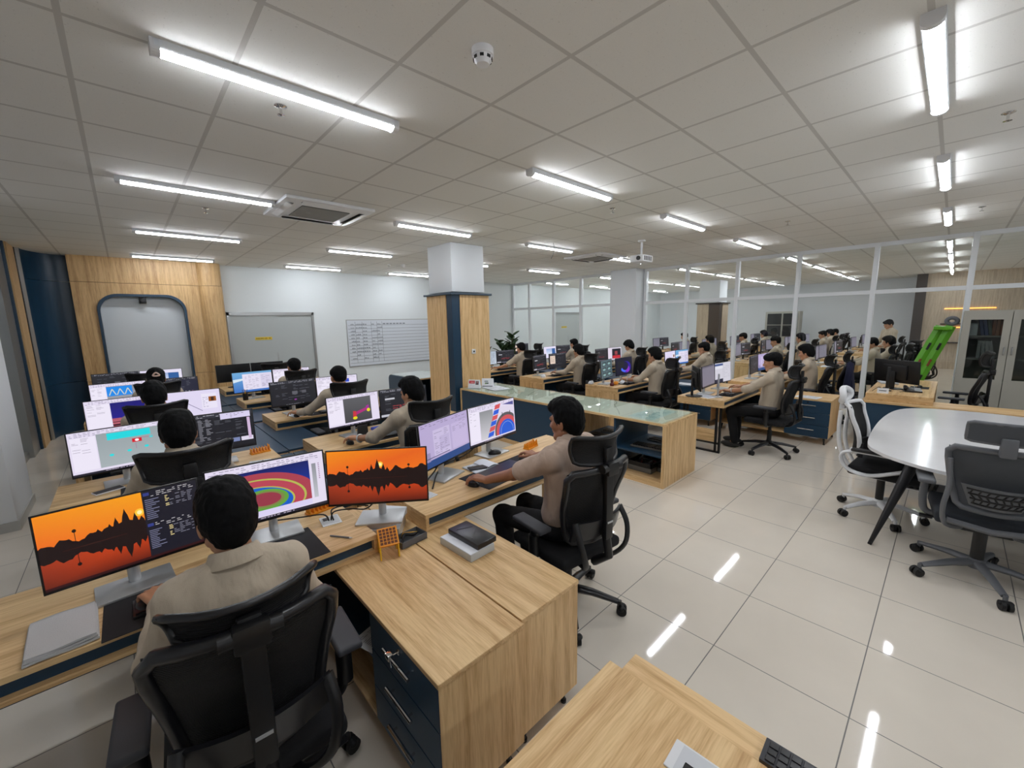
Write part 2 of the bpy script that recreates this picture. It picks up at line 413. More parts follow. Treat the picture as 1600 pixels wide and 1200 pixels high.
struct(box('trim_6', FWZ, None, -1.29, -1.1, 9.56, 10.12, 0, ZC))
struct(box('trim_7', STEELB, None, -1.29, -1.09, 10.12, 10.17, 0, ZC))
struct(box('trim_8', ALU, None, -1.29, -1.05, 10.17, 10.2, 0, ZC))
pts = []
for i in range(17):
    a = PI*.5*i/16
    pts.append((-1.05+.47*(1-math.cos(a)), 10.2+.6*math.sin(a)))
pts += [(-.6, 10.95), (-1.6, 10.95), (-1.6, 10.2)]
for k, (za, zb) in enumerate(((0, .885), (.891, 2.655), (2.661, ZC))):
    struct(MB().prism(pts, za, zb).build('wall_curve_%d' % (k+1), NAVYW, smooth=30))

# oak feature wall with the arched whiteboard alcove
def alcove(n=10):
    x0, x1, z1, r = -.3, .98, 2.46, .3
    o = [(x0, .3)]
    for i in range(n+1):
        a = PI - PI/2*i/n; o.append((x0+r+r*math.cos(a), z1-r+r*math.sin(a)))
    for i in range(n+1):
        a = PI/2 - PI/2*i/n; o.append((x1-r+r*math.cos(a), z1-r+r*math.sin(a)))
    o.append((x1, .3)); return o
arch = alcove()
fw = MB()
yw0, yw1 = 10.62, 10.8
fw.box(-.58, -.3, yw0, yw1, 0, .885); fw.box(-.3, .98, yw0, yw1, 0, .3); fw.box(.98, 1.22, yw0, yw1, 0, .885)
fw.box(-.58, -.3, yw0, yw1, .891, 2.655); fw.box(.98, 1.22, yw0, yw1, .891, 2.655); fw.box(-.3, -.3, yw0, yw1, .885, .891)
fw.box(-.58, 1.22, yw0, yw1, 2.661, ZC)
fw.prism([p for p in arch[1:12]] + [(.34, 2.46), (.34, 2.655), (-.3, 2.655)], yw0, yw1, 'y')
fw.prism([(.34, 2.655), (.34, 2.46)] + [p for p in arch[12:23]] + [(.98, 2.655)], yw0, yw1, 'y')
struct(fw.build('wall_feature', FWZ, smooth=20))
for k, (za, zb) in enumerate(((0, .885), (.891, 2.655), (2.661, ZC))):
    struct(MB().prism([(1.22, 10.8), (1.22, 10.62), (1.27, 10.55), (1.36, 10.5), (1.5, 10.5), (1.58, 10.53), (1.62, 10.6), (1.62, 10.8)], za, zb).build('wall_pilaster_%d' % (k+1), FWZ, smooth=50))
fr = MB()
inner = [(.34+(x-.34)*.945, .3+(z-.3)*.98) for x, z in arch]
for i in range(len(arch)-1):
    a, b, c, d = arch[i], arch[i+1], inner[i+1], inner[i]
    fr.prism([a, b, c, d], yw0-.03, yw1-.01, 'y')
struct(fr.build('trim_9', NAVYW, smooth=20))
wb = thing('whiteboard', 'plain white board filling the arched navy-edged alcove', 'whiteboard', (.34, 10.78, 1.3))
box('panel', mat('white_board', (206, 212, 216), .3), wb, -.6, .6, 0, .015, -.95, 1.08)
sp = thing('wall_speaker', 'small black camera box at the top of the arched alcove', 'camera', (.34, 10.7, 2.36))
box('body', BLK, sp, -.05, .05, -.06, .06, -.07, .07, bev=.01); MB().cyl((0, -.06, -.01), (0, -.075, -.01), .03).build('lens', BLKS, sp)

# back wall: sliding doors, planning board
def slide_door(n, x0, x1, xs, y, sign, sx):
    d = thing('door_%d' % n, 'pair of grey sliding door leaves in an aluminium frame', 'door', (0, y, 0)); d['kind'] = 'structure'
    f = MB(); f.box(x0, x0+.05, -.05, .0, 0, 2.13); f.box(x1-.05, x1, -.05, 0, 0, 2.13); f.box(x0, x1, -.05, 0, 2.06, 2.13); f.build('door_frame', ALU, d)
    box('door_leaf', DOORG, d, x0+.05, xs, -.03, -.005, .01, 2.06); box('door_leaf', DOORG, d, xs-.02, x1-.05, -.017, -.001, .01, 2.06)
    MB().box(xs-.03, xs-.005, -.036, -.03, .9, 1.2, .004).build('pull_handle', ALU, d)
    if sign:
        s = ART(.34, .065); s.rect(0, 0, 1, 1, (226, 196, 60)); rng = random.Random(4)
        x = .06
        for wl in (.2, .22, .2, .14):
            q = x
            while q < x+wl-.02:
                s.rect(q, .3, q+.028, .72, (70, 52, 20)); q += .045
            x += wl+.035
        g = s.build('door_sign', PRINT, d); g.location = (sx, -.036, 1.54); g['label'] = 'yellow strip with a line of dark lettering'
    return d
slide_door(1, 1.66, 3.44, 2.6, YB, True, 2.32)
slide_door(2, 12.35, 14.1, 13.3, YB, True, 13.0)
pb = thing('planning_board', 'wide whiteboard with a hand-drawn planning table on the back wall', 'whiteboard', (5.5, YB-.012, 1.32))
a = ART(2.5, 1.2); a.rect(0, 0, 1, 1, (212, 218, 226)); rng = random.Random(8)
xs = [.03, .085, .16, .26, .325, .385]
for i in range(12):
    y = .06+i*.075; a.rect(.01, y, .99, y+.006, (110, 116, 124))
for x in xs[1:]: a.rect(x, .06, x+.0025, .97, (100, 106, 114))
for i in range(11):
    for x0, x1 in zip(xs, xs[1:]+[.385]):
        if rng.random() < .75 and x1 > x0:
            for k in range(rng.randint(2, 4)): a.rect(x0+.006+k*(x1-x0)*.24, .9-i*.075, x0+.006+(k+.8)*(x1-x0)*.24, .915-i*.075+rng.uniform(0, .012), (136, 142, 152))
for k in range(7): a.rect(.395+k*.04, .905, .395+k*.04+.03, .93, (130, 136, 146))
a.build('writing_surface', PRINT, pb)
f = MB()
f.box(-1.265, 1.265, 0, .012, .6, .62); f.box(-1.265, 1.265, -.014, .012, -.62, -.6); f.box(-1.265, -1.25, -.004, .012, -.6, .6); f.box(1.25, 1.265, -.004, .012, -.6, .6)
f.build('frame', ALU, pb)

# glass partition to the next office: posts, transom, panes
posts = [10.74, 9.95, 8.87, 7.78, 6.56, 5.66, 4.56, 3.42, 2.27, 1.08, -.12, -1.35, -2.6, -3.85]
PW = .075
n = 20
for i, y in enumerate(posts):
    struct(MB().box(XG-.05, XG+.05, y-PW/2, y+PW/2, 0, ZC, .006).build('trim_%d' % (n+i), FRAMEW))
k = 40
for i, (ya, yb) in enumerate(zip(posts, posts[1:])):
    if ya == 6.56: continue
    a, b = yb+PW/2, ya-PW/2
    for z0, z1 in ((ZC-.07, ZC), (2.2, 2.27), (0, .08)):
        struct(MB().box(XG-.045, XG+.045, a, b, z0, z1).build('trim_%d' % k, FRAMEW)); k += 1
    struct(box('window_%d' % (10+2*i), GLASS, None, XG-.005, XG+.005, a, b, .08, 2.2)); struct(box('window_%d' % (11+2*i), GLASS, None, XG-.005, XG+.005, a, b, 2.27, ZC-.07))
# far office end: pale wood lining
struct(box('wall_lining', BEIGE, None, 19.6, 20.9, YF, .72, 0, ZC)); struct(box('trim_90', mat('dark_bronze', (62, 54, 50), .4), None, 19.5, 20.9, .72, .98, 0, ZC))
for k, z in enumerate((1.15, 1.75)):
    struct(MB().box(19.5, 19.62, -.9, .3, z-.3, z-.26).build('trim_%d' % (91+k), mat('dark_bronze'))); struct(box('trim_%d' % (95+k), WARM, None, 19.57, 19.6, -.85, .25, z+.2, z+.22))

# clad pillar by the counter
pl = thing('clad_pillar', 'white square pillar clad in oak with a navy corner strip', 'pillar', (0, 0, 0)); pl['kind'] = 'structure'
MB().box(4.02, 4.7, 5.7, 6.4, 2.33, ZC, .01).build('pillar_shaft', WALLC, pl)
X0, X1, Y0, Y1 = 3.99, 4.79, 5.69, 6.45
c = .17
MB().prism([(X0, Y0+c), (X0, Y1), (X0+.05, Y1), (X0+.05, Y0+c)], 0, 2.28).build('oak_panel', WZ, pl)
MB().prism([(X0+c, Y0), (X1, Y0), (X1, Y0+.04), (X0+c, Y0+.04)], 0, 2.28).build('oak_panel', WZ, pl)
MB().prism([(X1-.04, Y0+.04), (X1, Y0+.04), (X1, Y1), (X1-.04, Y1)], 0, 2.28).build('oak_panel', WZ, pl)
MB().prism([(X0+.012, Y0+.012), (X0+c, Y0+.012), (X0+c, Y0+.05), (X0+.05, Y0+c), (X0+.012, Y0+c)], 0, 2.28).build('navy_corner', NAVYW, pl, smooth=0)
box('cap_board', mat('slate_cap', (58, 74, 88), .4), pl, X0-.04, X1+.04, Y0-.04, Y1+.04, 2.28, 2.315, bev=.004)
so = thing('wall_socket', 'small white square socket plate on the oak pillar face', 'socket', (4.41, 5.685, 1.32))
box('plate', WHP, so, -.04, .04, -.012, .005, -.04, .04, bev=.006); box('socket_hole', BLK, so, -.014, .014, -.016, -.01, -.014, .014)
fp = thing('clad_pillar', 'square pillar with pale and dark fabric cladding beyond the glass', 'pillar', (0, 0, 0)); fp['kind'] = 'structure'
box('pale_panel', BEIGE, fp, 15.36, 15.42, 6.05, 6.46, 0, 2.3); box('dark_panel', mat('dark_bronze'), fp, 15.35, 15.6, 5.68, 6.05, 0, 2.3)
box('pale_panel', BEIGE, fp, 15.6, 16.14, 5.67, 5.72, 0, 2.3); box('cap_board', mat('dark_bronze'), fp, 15.3, 16.2, 5.62, 6.5, 2.3, 2.34)

# ---------------------------------------------------------------- ceiling fittings
ROWN = ['front', 'second', 'third', 'fourth', 'fifth']
def make_lamp():
    r = thing('ceiling_light', 'x', 'ceiling light', (0, 0, 0))
    h = MB(); h.prism([(-.04, 0), (.04, 0), (.04, -.03), (.034, -.036), (-.034, -.036), (-.04, -.03)], -.59, .59, 'x'); h.build('housing', FRAMEW, r, smooth=0)
    d = MB(); p = [(.034*math.cos(a), -.034-.022*math.sin(a)) for a in [PI*i/8 for i in range(9)]]
    d.prism(p, -.57, .57, 'x'); d.build('diffuser', LED, r, smooth=40)
    for s in (-1, 1):
        e = MB(); p = [(.04*math.cos(a), -.034-.026*math.sin(a)) for a in [PI*i/8 for i in range(9)]] + [(-.04, 0), (.04, 0)]
        e.prism(p, s*.57, s*.605, 'x'); e.build('end_cap', WHP, r, smooth=0)
    return r
lamp0 = make_lamp(); first = True
COLN = ['over the alcove desk column', 'over the desks beside the counter', 'over the desks behind the counter', 'over the desks along the glass wall']
for ci, lx in enumerate((.84, 3.28, 5.65, 8.15)):
    for ri, ly in enumerate((.19, 2.6, 4.99, 7.42, 9.95)):
        if ci == 3 and ri == 4: continue
        if (ci, ri) == (0, 2): lx = .70
        elif ci == 0: lx = .84
        lab = 'white LED batten ceiling light %s, %s in its line' % (COLN[ci], ROWN[ri])
        if first: place(lamp0, (lx, ly, ZC)); lamp0['label'] = lab; lamp0['group'] = 'batten lights of the main office'; first = False
        else: dup(lamp0, (lx, ly, ZC), 0, lab, 'batten lights of the main office')
for ci, lx in enumerate((.84, 3.28, 5.65, 8.15)):
    dup(lamp0, (lx, -2.4, ZC), 0, 'white LED batten ceiling light behind the camera position', 'batten lights of the rear bay')
for ci, lx in enumerate((11.2, 13.65, 16.1, 18.5)):
    for ri, ly in enumerate((.19, 2.6, 4.99, 7.42, 9.6)):
        dup(lamp0, (lx, ly, ZC), 0, 'white LED batten ceiling light beyond the glass wall', 'batten lights of the next office')
def cassette(lab, x, y):
    r = thing('air_conditioner', lab, 'air conditioner', (x, y, ZC))
    w = .46
    p = MB(); p.box(-w, w, -w, w, -.035, 0, .012); p.build('fascia', WHP, r)
    box('intake_grille', mat('grille_grey', (118, 118, 116), .6), r, -.25, .25, -.25, .25, -.042, -.034)
    g = MB()
    for i in range(18): g.box(-.25, .25, -.245+i*.028, -.236+i*.028, -.047, -.042)
    g.build('grille_slats', mat('grille_slat', (178, 178, 174), .5), r)
    for k in range(4):
        q = M.Rotation(PI/2*k, 4, 'Z')
        b = MB(); t2 = MB(); t2.box(-.29, .29, -.4, -.345, -.038, -.03); b._add(t2.bm, q); b.build('air_slot', BLK, r)
        b = MB(); t2 = MB(); t2.xbox((0, -.385, -.045), (.58, .06, .008), (R(-22), 0, 0)); b._add(t2.bm, q); b.build('air_flap', WHP, r)
    return r
cassette('four-way ceiling air conditioner over the alcove end of the desks', 1.78, 5.07)
cassette('four-way ceiling air conditioner beside the projector', 7.3, 5.22)
sd = thing('smoke_detector', 'round white smoke detector on a speckled ceiling tile', 'smoke detector', (1.4, 1.66, ZC))
MB().lathe([(.052, 0), (.052, -.03), (.046, -.034), (.042, -.05), (.03, -.066), (.012, -.07)], n=28).build('body', WHP, sd)
for k in range(8):
    a = 2*PI*k/8; MB().xbox((.043*math.cos(a), .043*math.sin(a), -.044), (.006, .018, .012), (0, 0, a)).build('vent_slot', BLK, sd)
def sprinkler(lab, x, y):
    r = thing('fire_sprinkler', lab, 'sprinkler', (x, y, ZC), 0, 'ceiling sprinklers')
    MB().lathe([(.034, 0), (.034, -.004), (.012, -.012)], n=16).build('cover_plate', CHROME, r)
    MB().cyl((0, 0, -.01), (0, 0, -.05), .008, n=8).build('nozzle', CHROME, r)
    MB().lathe([(.004, -.055), (.022, -.052), (.022, -.05), (.004, -.05)], n=14).build('deflector', CHROME, r)
for lab, x, y in (('over the alcove desks nearest the smoke detector', .83, 2.84), ('above the marble meeting table', 4.35, -.11), ('between the counter lights', 4.33, 2.86), ('over the third alcove desk', .81, 5.71),
                  ('near the planning board', 4.45, 8.68), ('over the desks behind the counter', 6.8, 1.69), ('above the executive desk', 7.85, -.1)):
    sprinkler('small chrome fire sprinkler %s' % lab, x, y)
s2 = thing('smoke_detector', 'small white smoke detector near the planning board', 'smoke detector', (4.7, 8.5, ZC))
MB().lathe([(.05, 0), (.05, -.03), (.03, -.06)], n=20).build('body', WHP, s2)
pj_ = thing('projector', 'white ceiling projector hanging beside the air conditioner', 'projector', (6.45, 3.68, 0))
MB().lathe([(.06, ZC), (.06, ZC-.02), (.018, ZC-.03), (.018, 2.88)], n=14).build('mount', WHP, pj_)
b = MB(); b.box(-.16, .16, -.12, .12, 2.76, 2.87, .015); b.build('body', WHP, pj_)
MB().cyl((-.16, -.04, 2.815), (-.175, -.04, 2.815), .035).build('lens', BLKS, pj_)
g = MB()
for i in range(5): g.box(-.12+i*.05, -.09+i*.05, -.123, -.12, 2.78, 2.85)
g.build('vent_grille', BLK, pj_)
cw = MB().tube(cr([(5.42, 4.72, ZC), (5.43, 4.72, ZC-.1), (5.41, 4.73, ZC-.2), (5.38, 4.74, ZC-.26)], 5, False), .004, 6).build('hanging_cable', BLK)
tag(cw, 'loose cable end hanging from the ceiling by the projector', 'cable')
# ================================================================ office chairs
def star_base(root, mtl, rad=.33, a0=.3, capm=None, zc=.075):
    for k in range(5):
        a = a0+2*PI*k/5; d = V((math.cos(a), math.sin(a), 0))
        b = MB(); b.tube([d*.03+V((0, 0, .125)), d*.16+V((0, 0, .115)), d*(rad-.01)+V((0, 0, .082))], [.034, .028, .02], 8, flat=.75)
        b.cyl(d*rad+V((0, 0, .09)), d*rad+V((0, 0, .05)), .012, n=8)
        b.build('base_arm', mtl, root, smooth=50)
        w = MB(); n = V((-d.y, d.x, 0))
        for s in (-1, 1):
            c = d*(rad+.012)+V((0, 0, .031)); w.cyl(c+n*s*.007, c+n*s*.027, .031, n=14)
        w.cap(d*(rad+.01)+n*.02+V((0, 0, .045)), .018, d*(rad+.01)-n*.02+V((0, 0, .045)), .018, 8)
        w.build('caster', RUBB, root, smooth=40)
    MB().lathe([(.045, .09), (.05, .11), (.045, .15), (.03, .16)], n=18).build('base_hub', mtl, root)

def back_fn(hb, ht, zb, zt, y0, lean, curve):
    def f(u, v):
        x = (u*2-1); w = hb+(ht-hb)*min(1, v*1.15)**.8
        r = 1-.12*max(0, abs(x)-.55)/.45*(1 if v > .9 else 0)
        z = zb+(zt-zb)*v
        return V((x*w, y0-lean*v+.035*math.sin(PI*min(v*1.3, 1))*.8+curve*x*x, z))
    return f
def outline(fn, m=9):
    P = []
    for i in range(m): P.append(fn(.06+.88*i/(m-1), 0))
    for i in range(m): P.append(fn(1, .06+.86*i/(m-1)))
    for i in range(m): P.append(fn(.94-.88*i/(m-1), 1))
    for i in range(m): P.append(fn(0, .92-.86*i/(m-1)))
    return P

def mesh_chair(name='office_chair', label='x', headz=(1.04, 1.2), a0=.3, bw=.245, hw=.175):
    """black ergonomic chair, faces +Y"""
    r = thing(name, label, 'chair')
    star_base(r, BLKS, .33, a0)
    c = MB(); c.cyl((0, 0, .14), (0, 0, .30), .028); c.cyl((0, 0, .3), (0, 0, .4), .02); c.build('gas_column', BLK, r)
    m = MB(); m.box(-.11, .11, -.14, .1, .385, .42, .012); m.cyl((.1, .04, .4), (.27, .06, .39), .008); m.box(.24, .31, .045, .075, .38, .4, .006); m.build('tilt_mechanism', BLK, r)
    s = MB(); s.box(-.25, .25, -.22, .26, .42, .485, .03, 4); s.build('seat', BLKF, r, smooth=60)
    fn = back_fn(bw*.7, bw, .57, 1.015, -.235, .07, .06)
    MB().sheet(fn, 12, 12, (0, .006, 0)).build('back_mesh', BLKM, r, smooth=60)
    MB().tube(outline(fn), .021, 8, True).build('back_frame', BLKS, r, smooth=60)
    lf = lambda u, v: V(((u*2-1)*.2, -.262-.03*(v)+.055*(u*2-1)**2, .6+.12*v))
    MB().sheet(lf, 10, 4, (0, -.018, 0)).build('lumbar_support', BLKS, r, smooth=60)
    sp = MB()
    for q in (-1, 1):
        sp.tube(cr([(q*.19, -.25, .72), (q*.2, -.3, .62), (q*.17, -.31, .5), (q*.1, -.24, .42), (q*.05, -.1, .4)], 5, False), .02, 8, flat=.7)
    sp.box(-.03, .03, -.335, -.3, .6, 1.0, .01); sp.tube([(0, -.3, .66), (0, -.33, .5), (0, -.22, .41)], .026, 8)
    sp.build('spine_frame', BLK, r, smooth=50)
    MB().box(-.022, .022, -.338, -.333, .7, .71).build('badge', SILV, r)
    hz0, hz1 = headz
    hf = lambda u, v: V(((u*2-1)*(hw+.03*v), -.30+.03*math.sin(PI*v)-.02*v+.075*(u*2-1)**2, hz0+(hz1-hz0)*(v+.1*(u*2-1)**2)))
    MB().sheet(hf, 12, 6, (0, -.006, 0)).build('headrest', BLKM, r, smooth=60)
    MB().tube(outline(hf, 7), .012, 8, True).build('headrest_frame', BLKS, r, smooth=60)
    hb = MB(); hb.box(-.045, .045, -.36, -.315, .985, 1.06, .012); hb.cyl((-.075, -.335, 1.03), (.075, -.335, 1.03), .024); hb.box(-.03, .03, -.33, -.3, 1.0, (hz0+hz1)/2+.02, .01); hb.build('headrest_bracket', BLK, r, smooth=40)
    for q in (-1, 1):
        a = MB(); a.tube(cr([(q*.12, -.02, .405), (q*.25, -.02, .41), (q*.295, -.02, .46), (q*.3, -.02, .56), (q*.3, -.02, .645)], 4, False), [.022]*17, 8, flat=.8); a.cyl((q*.3, -.02, .46), (q*.3, -.02, .6), .03, n=10); a.build('armrest_post', BLK, r, smooth=50)
        p = MB(); p.box(q*.3-.045, q*.3+.045, -.13, .13, .645, .675, .013, 3); p.build('armrest_pad', ARMG, r, smooth=60)
    return r

def grey_chair(label):
    r = thing('office_chair', label, 'chair')
    g = GREYP
    star_base(r, g, .34, 1.2)
    MB().cyl((0, 0, .14), (0, 0, .4), .035).build('gas_column', BLK, r)
    m = MB(); m.box(-.12, .12, -.15, .1, .385, .42, .012); m.cyl((-.1, .0, .4), (-.27, -.02, .39), .008); m.box(-.31, -.24, -.04, .0, .38, .4, .006); m.build('tilt_mechanism', BLK, r)
    MB().box(-.25, .25, -.2, .27, .42, .5, .03, 4).build('seat', GREYS, r, smooth=60)
    fn = back_fn(.15, .235, .56, .98, -.22, .06, .05)
    MB().sheet(fn, 12, 12, (0, .008, 0)).build('back_mesh', GREYM, r, smooth=60)
    MB().tube(outline(fn), .019, 8, True).build('back_frame', g, r, smooth=60)
    lf = lambda u, v: V(((u*2-1)*(.11+.05*v), -.262-.02*v+.05*(u*2-1)**2, .6+.14*v))
    MB().sheet(lf, 10, 4, (0, -.016, 0)).build('lumbar_support', g, r, smooth=60)
    lh = MB()
    for j in range(4):
        lh.tube([lf(.06+.88*i/6, .15+.23*j)+V((0, -.018, 0)) for i in range(7)], .006, 6)
    for i in range(8): lh.tube([lf(.08+.12*i+.06*(q % 2), .15+.23*q)+V((0, -.018, 0)) for q in range(4)], .005, 6)
    lh.build('lumbar_mesh', BLK, r)
    for q in (-1, 1):
        sp = MB(); sp.tube(cr([(q*.225, -.26, .9), (q*.215, -.275, .72), (q*.23, -.29, .58), (q*.2, -.22, .44), (q*.08, -.1, .41)], 5, False), [.024]*21, 8, flat=.6); sp.build('spine_frame', g, r, smooth=50)
        a = MB(); a.tube(cr([(q*.14, .0, .41), (q*.27, .0, .42), (q*.3, .0, .5), (q*.3, .0, .66)], 4, False), .022, 8); a.build('armrest_post', g, r, smooth=50)
        MB().box(q*.3-.045, q*.3+.045, -.12, .13, .66, .69, .012, 3).build('armrest_pad', g, r, smooth=60)
    MB().tube([(-.2, -.235, .47), (0, -.25, .45), (.2, -.235, .47)], .02, 8).build('cross_bar', g, r)
    hf = lambda u, v: V(((u*2-1)*.17, -.31-.015*v+.04*(u*2-1)**2, 1.04+.12*v))
    MB().sheet(hf, 10, 4, (0, -.012, 0)).build('headrest', GREYM, r, smooth=60); MB().tube(outline(hf, 7), .013, 8, True).build('headrest_frame', g, r, smooth=60)
    MB().box(-.035, .035, -.34, -.29, .96, 1.08, .01).build('headrest_bracket', g, r)
    return r

def white_chair(label):
    r = thing('office_chair', label, 'chair')
    w = WHP
    star_base(r, w, .3, .55)
    MB().cyl((0, 0, .14), (0, 0, .4), .03).build('gas_column', BLK, r)
    m = MB(); m.box(-.16, .16, -.18, .14, .385, .41, .01); m.build('tilt_mechanism', w, r)
    MB().box(-.25, .25, -.21, .27, .41, .495, .035, 4).build('seat', BLKF, r, smooth=60)
    fn = back_fn(.13, .22, .58, 1.02, -.23, .07, .07)
    MB().sheet(fn, 12, 12, (0, .006, 0)).build('back_mesh', BLKM, r, smooth=60); MB().tube(outline(fn), .018, 8, True).build('back_frame', w, r, smooth=60)
    lf = lambda u, v: V(((u*2-1)*.17, -.2+.05*(u*2-1)**2, .56+.13*v)); MB().sheet(lf, 10, 4, (0, .03, 0)).build('lumbar_support', BLKF, r, smooth=60)
    sp = MB()
    for q in (-1, 1): sp.tube(cr([(q*.16, -.31, .96), (q*.12, -.32, .78), (q*.1, -.3, .6), (q*.08, -.22, .44), (q*.05, -.08, .4)], 5, False), .017, 8, flat=.7)
    sp.build('spine_frame', w, r, smooth=50)
    hp = [V((.13*math.cos(a), -.34+.03*math.cos(a)**2, 1.09+.065*math.sin(a))) for a in [2*PI*i/20 for i in range(20)]]
    MB().tube(hp, .028, 10, True, flat=.8).build('headrest_frame', w, r, smooth=60)
    MB().sheet(lambda u, v: V(((u*2-1)*.1, -.335, 1.04+.1*v)), 4, 4, (0, .006, 0)).build('headrest', BLKM, r); MB().box(-.03, .03, -.35, -.31, .96, 1.05, .01).build('headrest_bracket', w, r)
    for q in (-1, 1):
        lp = [(q*.29, -.2, .63), (q*.29, .0, .642), (q*.29, .2, .63), (q*.285, .24, .58), (q*.28, .1, .5), (q*.275, -.06, .44), (q*.28, -.2, .47), (q*.29, -.25, .57)]
        MB().tube(cr(lp, 4), .021, 8, True, flat=.7).build('armrest_loop', w, r, smooth=60)
        MB().box(q*.29-.035, q*.29+.035, -.18, .2, .645, .668, .01, 3).build('armrest_pad', BLKS, r, smooth=60)
    ft = MB(); ft.box(-.15, .15, .1, .4, .355, .368, .004); ft.build('footrest', w, r)
    fh = MB()
    for i in range(7):
        for j in range(5): fh.box(-.12+i*.036, -.1+i*.036, .15+j*.045, .175+j*.045, .352, .372)
    fh.build('footrest_grille', GREYP, r)
    return r

# ================================================================ desks, cabinets
def desk(label, x0, x1, y0, y1=None, lsup='none', rsup='panel', zt=.75, group='oak workstations', modesty=True, mod=None):
    y1 = y1 or y0+.62; w, d = x1-x0, y1-y0
    r = thing('desk', label, 'desk', (x0, y0, 0), 0, group)
    MB().box(0, w, 0, d, zt-.024, zt, .0015, 1).build('desktop', WX, r, smooth=0)
    MB().box(0, w, 0, d, zt-.1, zt-.08, .0015, 1).build('under_panel', WX, r, smooth=0)
    MB().box(0, .02, 0, d, zt-.08, zt-.024).build('side_panel', WY, r, smooth=0); MB().box(w-.02, w, 0, d, zt-.08, zt-.024).build('side_panel', WY, r, smooth=0)
    box('recess_panel', NAVY, r, .02, w-.02, .03, d-.01, zt-.08, zt-.024)
    if modesty: ma, mb_ = mod or (x0+.03, x1-.03); box('modesty_panel', NAVY, r, ma-x0, mb_-x0, d-.05, d-.03, .3, zt-.1)
    for s, xs in ((lsup, 0), (rsup, w)):
        xa = xs+.02 if xs == 0 else xs-.05
        if s == 'panel': MB().box(xa-.02, xa+.03, 0, d, 0, zt-.1).build('end_panel', WZ, r, smooth=0)
        if s == 'frame':
            xf = .1 if xs == 0 else w-.13
            f = MB()
            for yy in (.07, .12, d-.1, d-.05): f.box(xf, xf+.03, yy-.012, yy+.012, 0, zt-.1)
            f.box(xf, xf+.03, .07, d-.05, 0, .025); f.box(xf, xf+.03, .07, d-.05, .12, .142); f.box(xf, xf+.03, .07, d-.05, zt-.125, zt-.1)
            f.build('leg_frame', STEELB, r, smooth=0)
            box('kick_panel', WY, r, xf+.008, xf+.022, .13, d-.11, .145, .32)
    return r

def cabinet(label, x0, x1, y0, y1, top, dside, drawers=(0, .5), zt=.648, keys=False, group='low side cabinets'):
    """dside -1: drawers face -X, +1: face +X; drawers run from the -Y end"""
    w, d = x1-x0, y1-y0
    r = thing('side_cabinet', label, 'cabinet', (x0, y0, 0), 0, group)
    MB().box(0, w, 0, d, zt-.02, zt, .0015, 1).build('cabinet_top', top, r, smooth=0)
    zb = .1
    MB().box(0.004, w-.004, 0.004, .022, zb, zt-.02).build('end_panel', WZ, r, smooth=0); MB().box(.004, w-.004, d-.022, d-.004, zb, zt-.02).build('end_panel', WZ, r, smooth=0)
    MB().box(.004, w-.004, .022, d-.022, zb, zb+.018).build('bottom_panel', WY, r, smooth=0)
    bx = (w-.016, w-.004) if dside < 0 else (.004, .016)
    box('back_panel', NAVY, r, *bx, .022, d-.022, zb+.018, zt-.02)
    fx = .002 if dside < 0 else w-.002
    inn = -dside
    dl = .5
    MB().box(.02, w-.02, dl+.022, dl+.04, zb+.018, zt-.02).build('divider', NAVY, r)
    MB().box(.02, w-.02, dl+.04, d-.022, .36, .378).build('shelf', NAVY, r)
    h = (zt-.02-zb)/3
    for k in range(3):
        z0 = zb+k*h
        a, b = sorted((fx, fx+inn*.018))
        dr = MB().box(a, b, .006, dl+.035, z0+.002, z0+h-.002, .001, 1).build('drawer', NAVY, r, smooth=0)
        hz = z0+h*.62; hx = fx-inn*.022
        hd = MB(); hd.tube([(hx, .17, hz), (hx, .37, hz)], .0075, 10)
        for yy in (.2, .34): hd.cyl((fx, yy, hz), (hx, yy, hz), .005, n=8)
        hd.build('handle', CHROME, dr)
        if k == 2:
            lk = MB(); lk.cyl((fx, .27, z0+h*.86), (fx-inn*.008, .27, z0+h*.86), .011, n=12)
            if keys: lk.cyl((fx-inn*.008, .27, z0+h*.86), (fx-inn*.035, .27, z0+h*.86), .003, n=6); lk.box(*sorted((fx-inn*.05, fx-inn*.03)), .262, .29, z0+h*.86-.012, z0+h*.86+.01, .002); lk.tube([(fx-inn*.04, .27, z0+h*.82), (fx-inn*.045, .25, z0+h*.7)], .003, 6)
            lk.build('lock', CHROME, dr)
    for xx in (.06, w-.06):
        for yy in (.06, d-.06):
            MB().cyl((xx, yy, zb), (xx+(.01 if xx > w/2 else -.01), yy-.01 if yy < d/2 else yy+.01, .012), .016, .009, 10).cyl((xx+(.01 if xx > w/2 else -.01), yy-.01 if yy < d/2 else yy+.01, 0), (xx+(.01 if xx > w/2 else -.01), yy-.01 if yy < d/2 else yy+.01, .014), .014, n=10).build('leg', BLK, r)
    return r

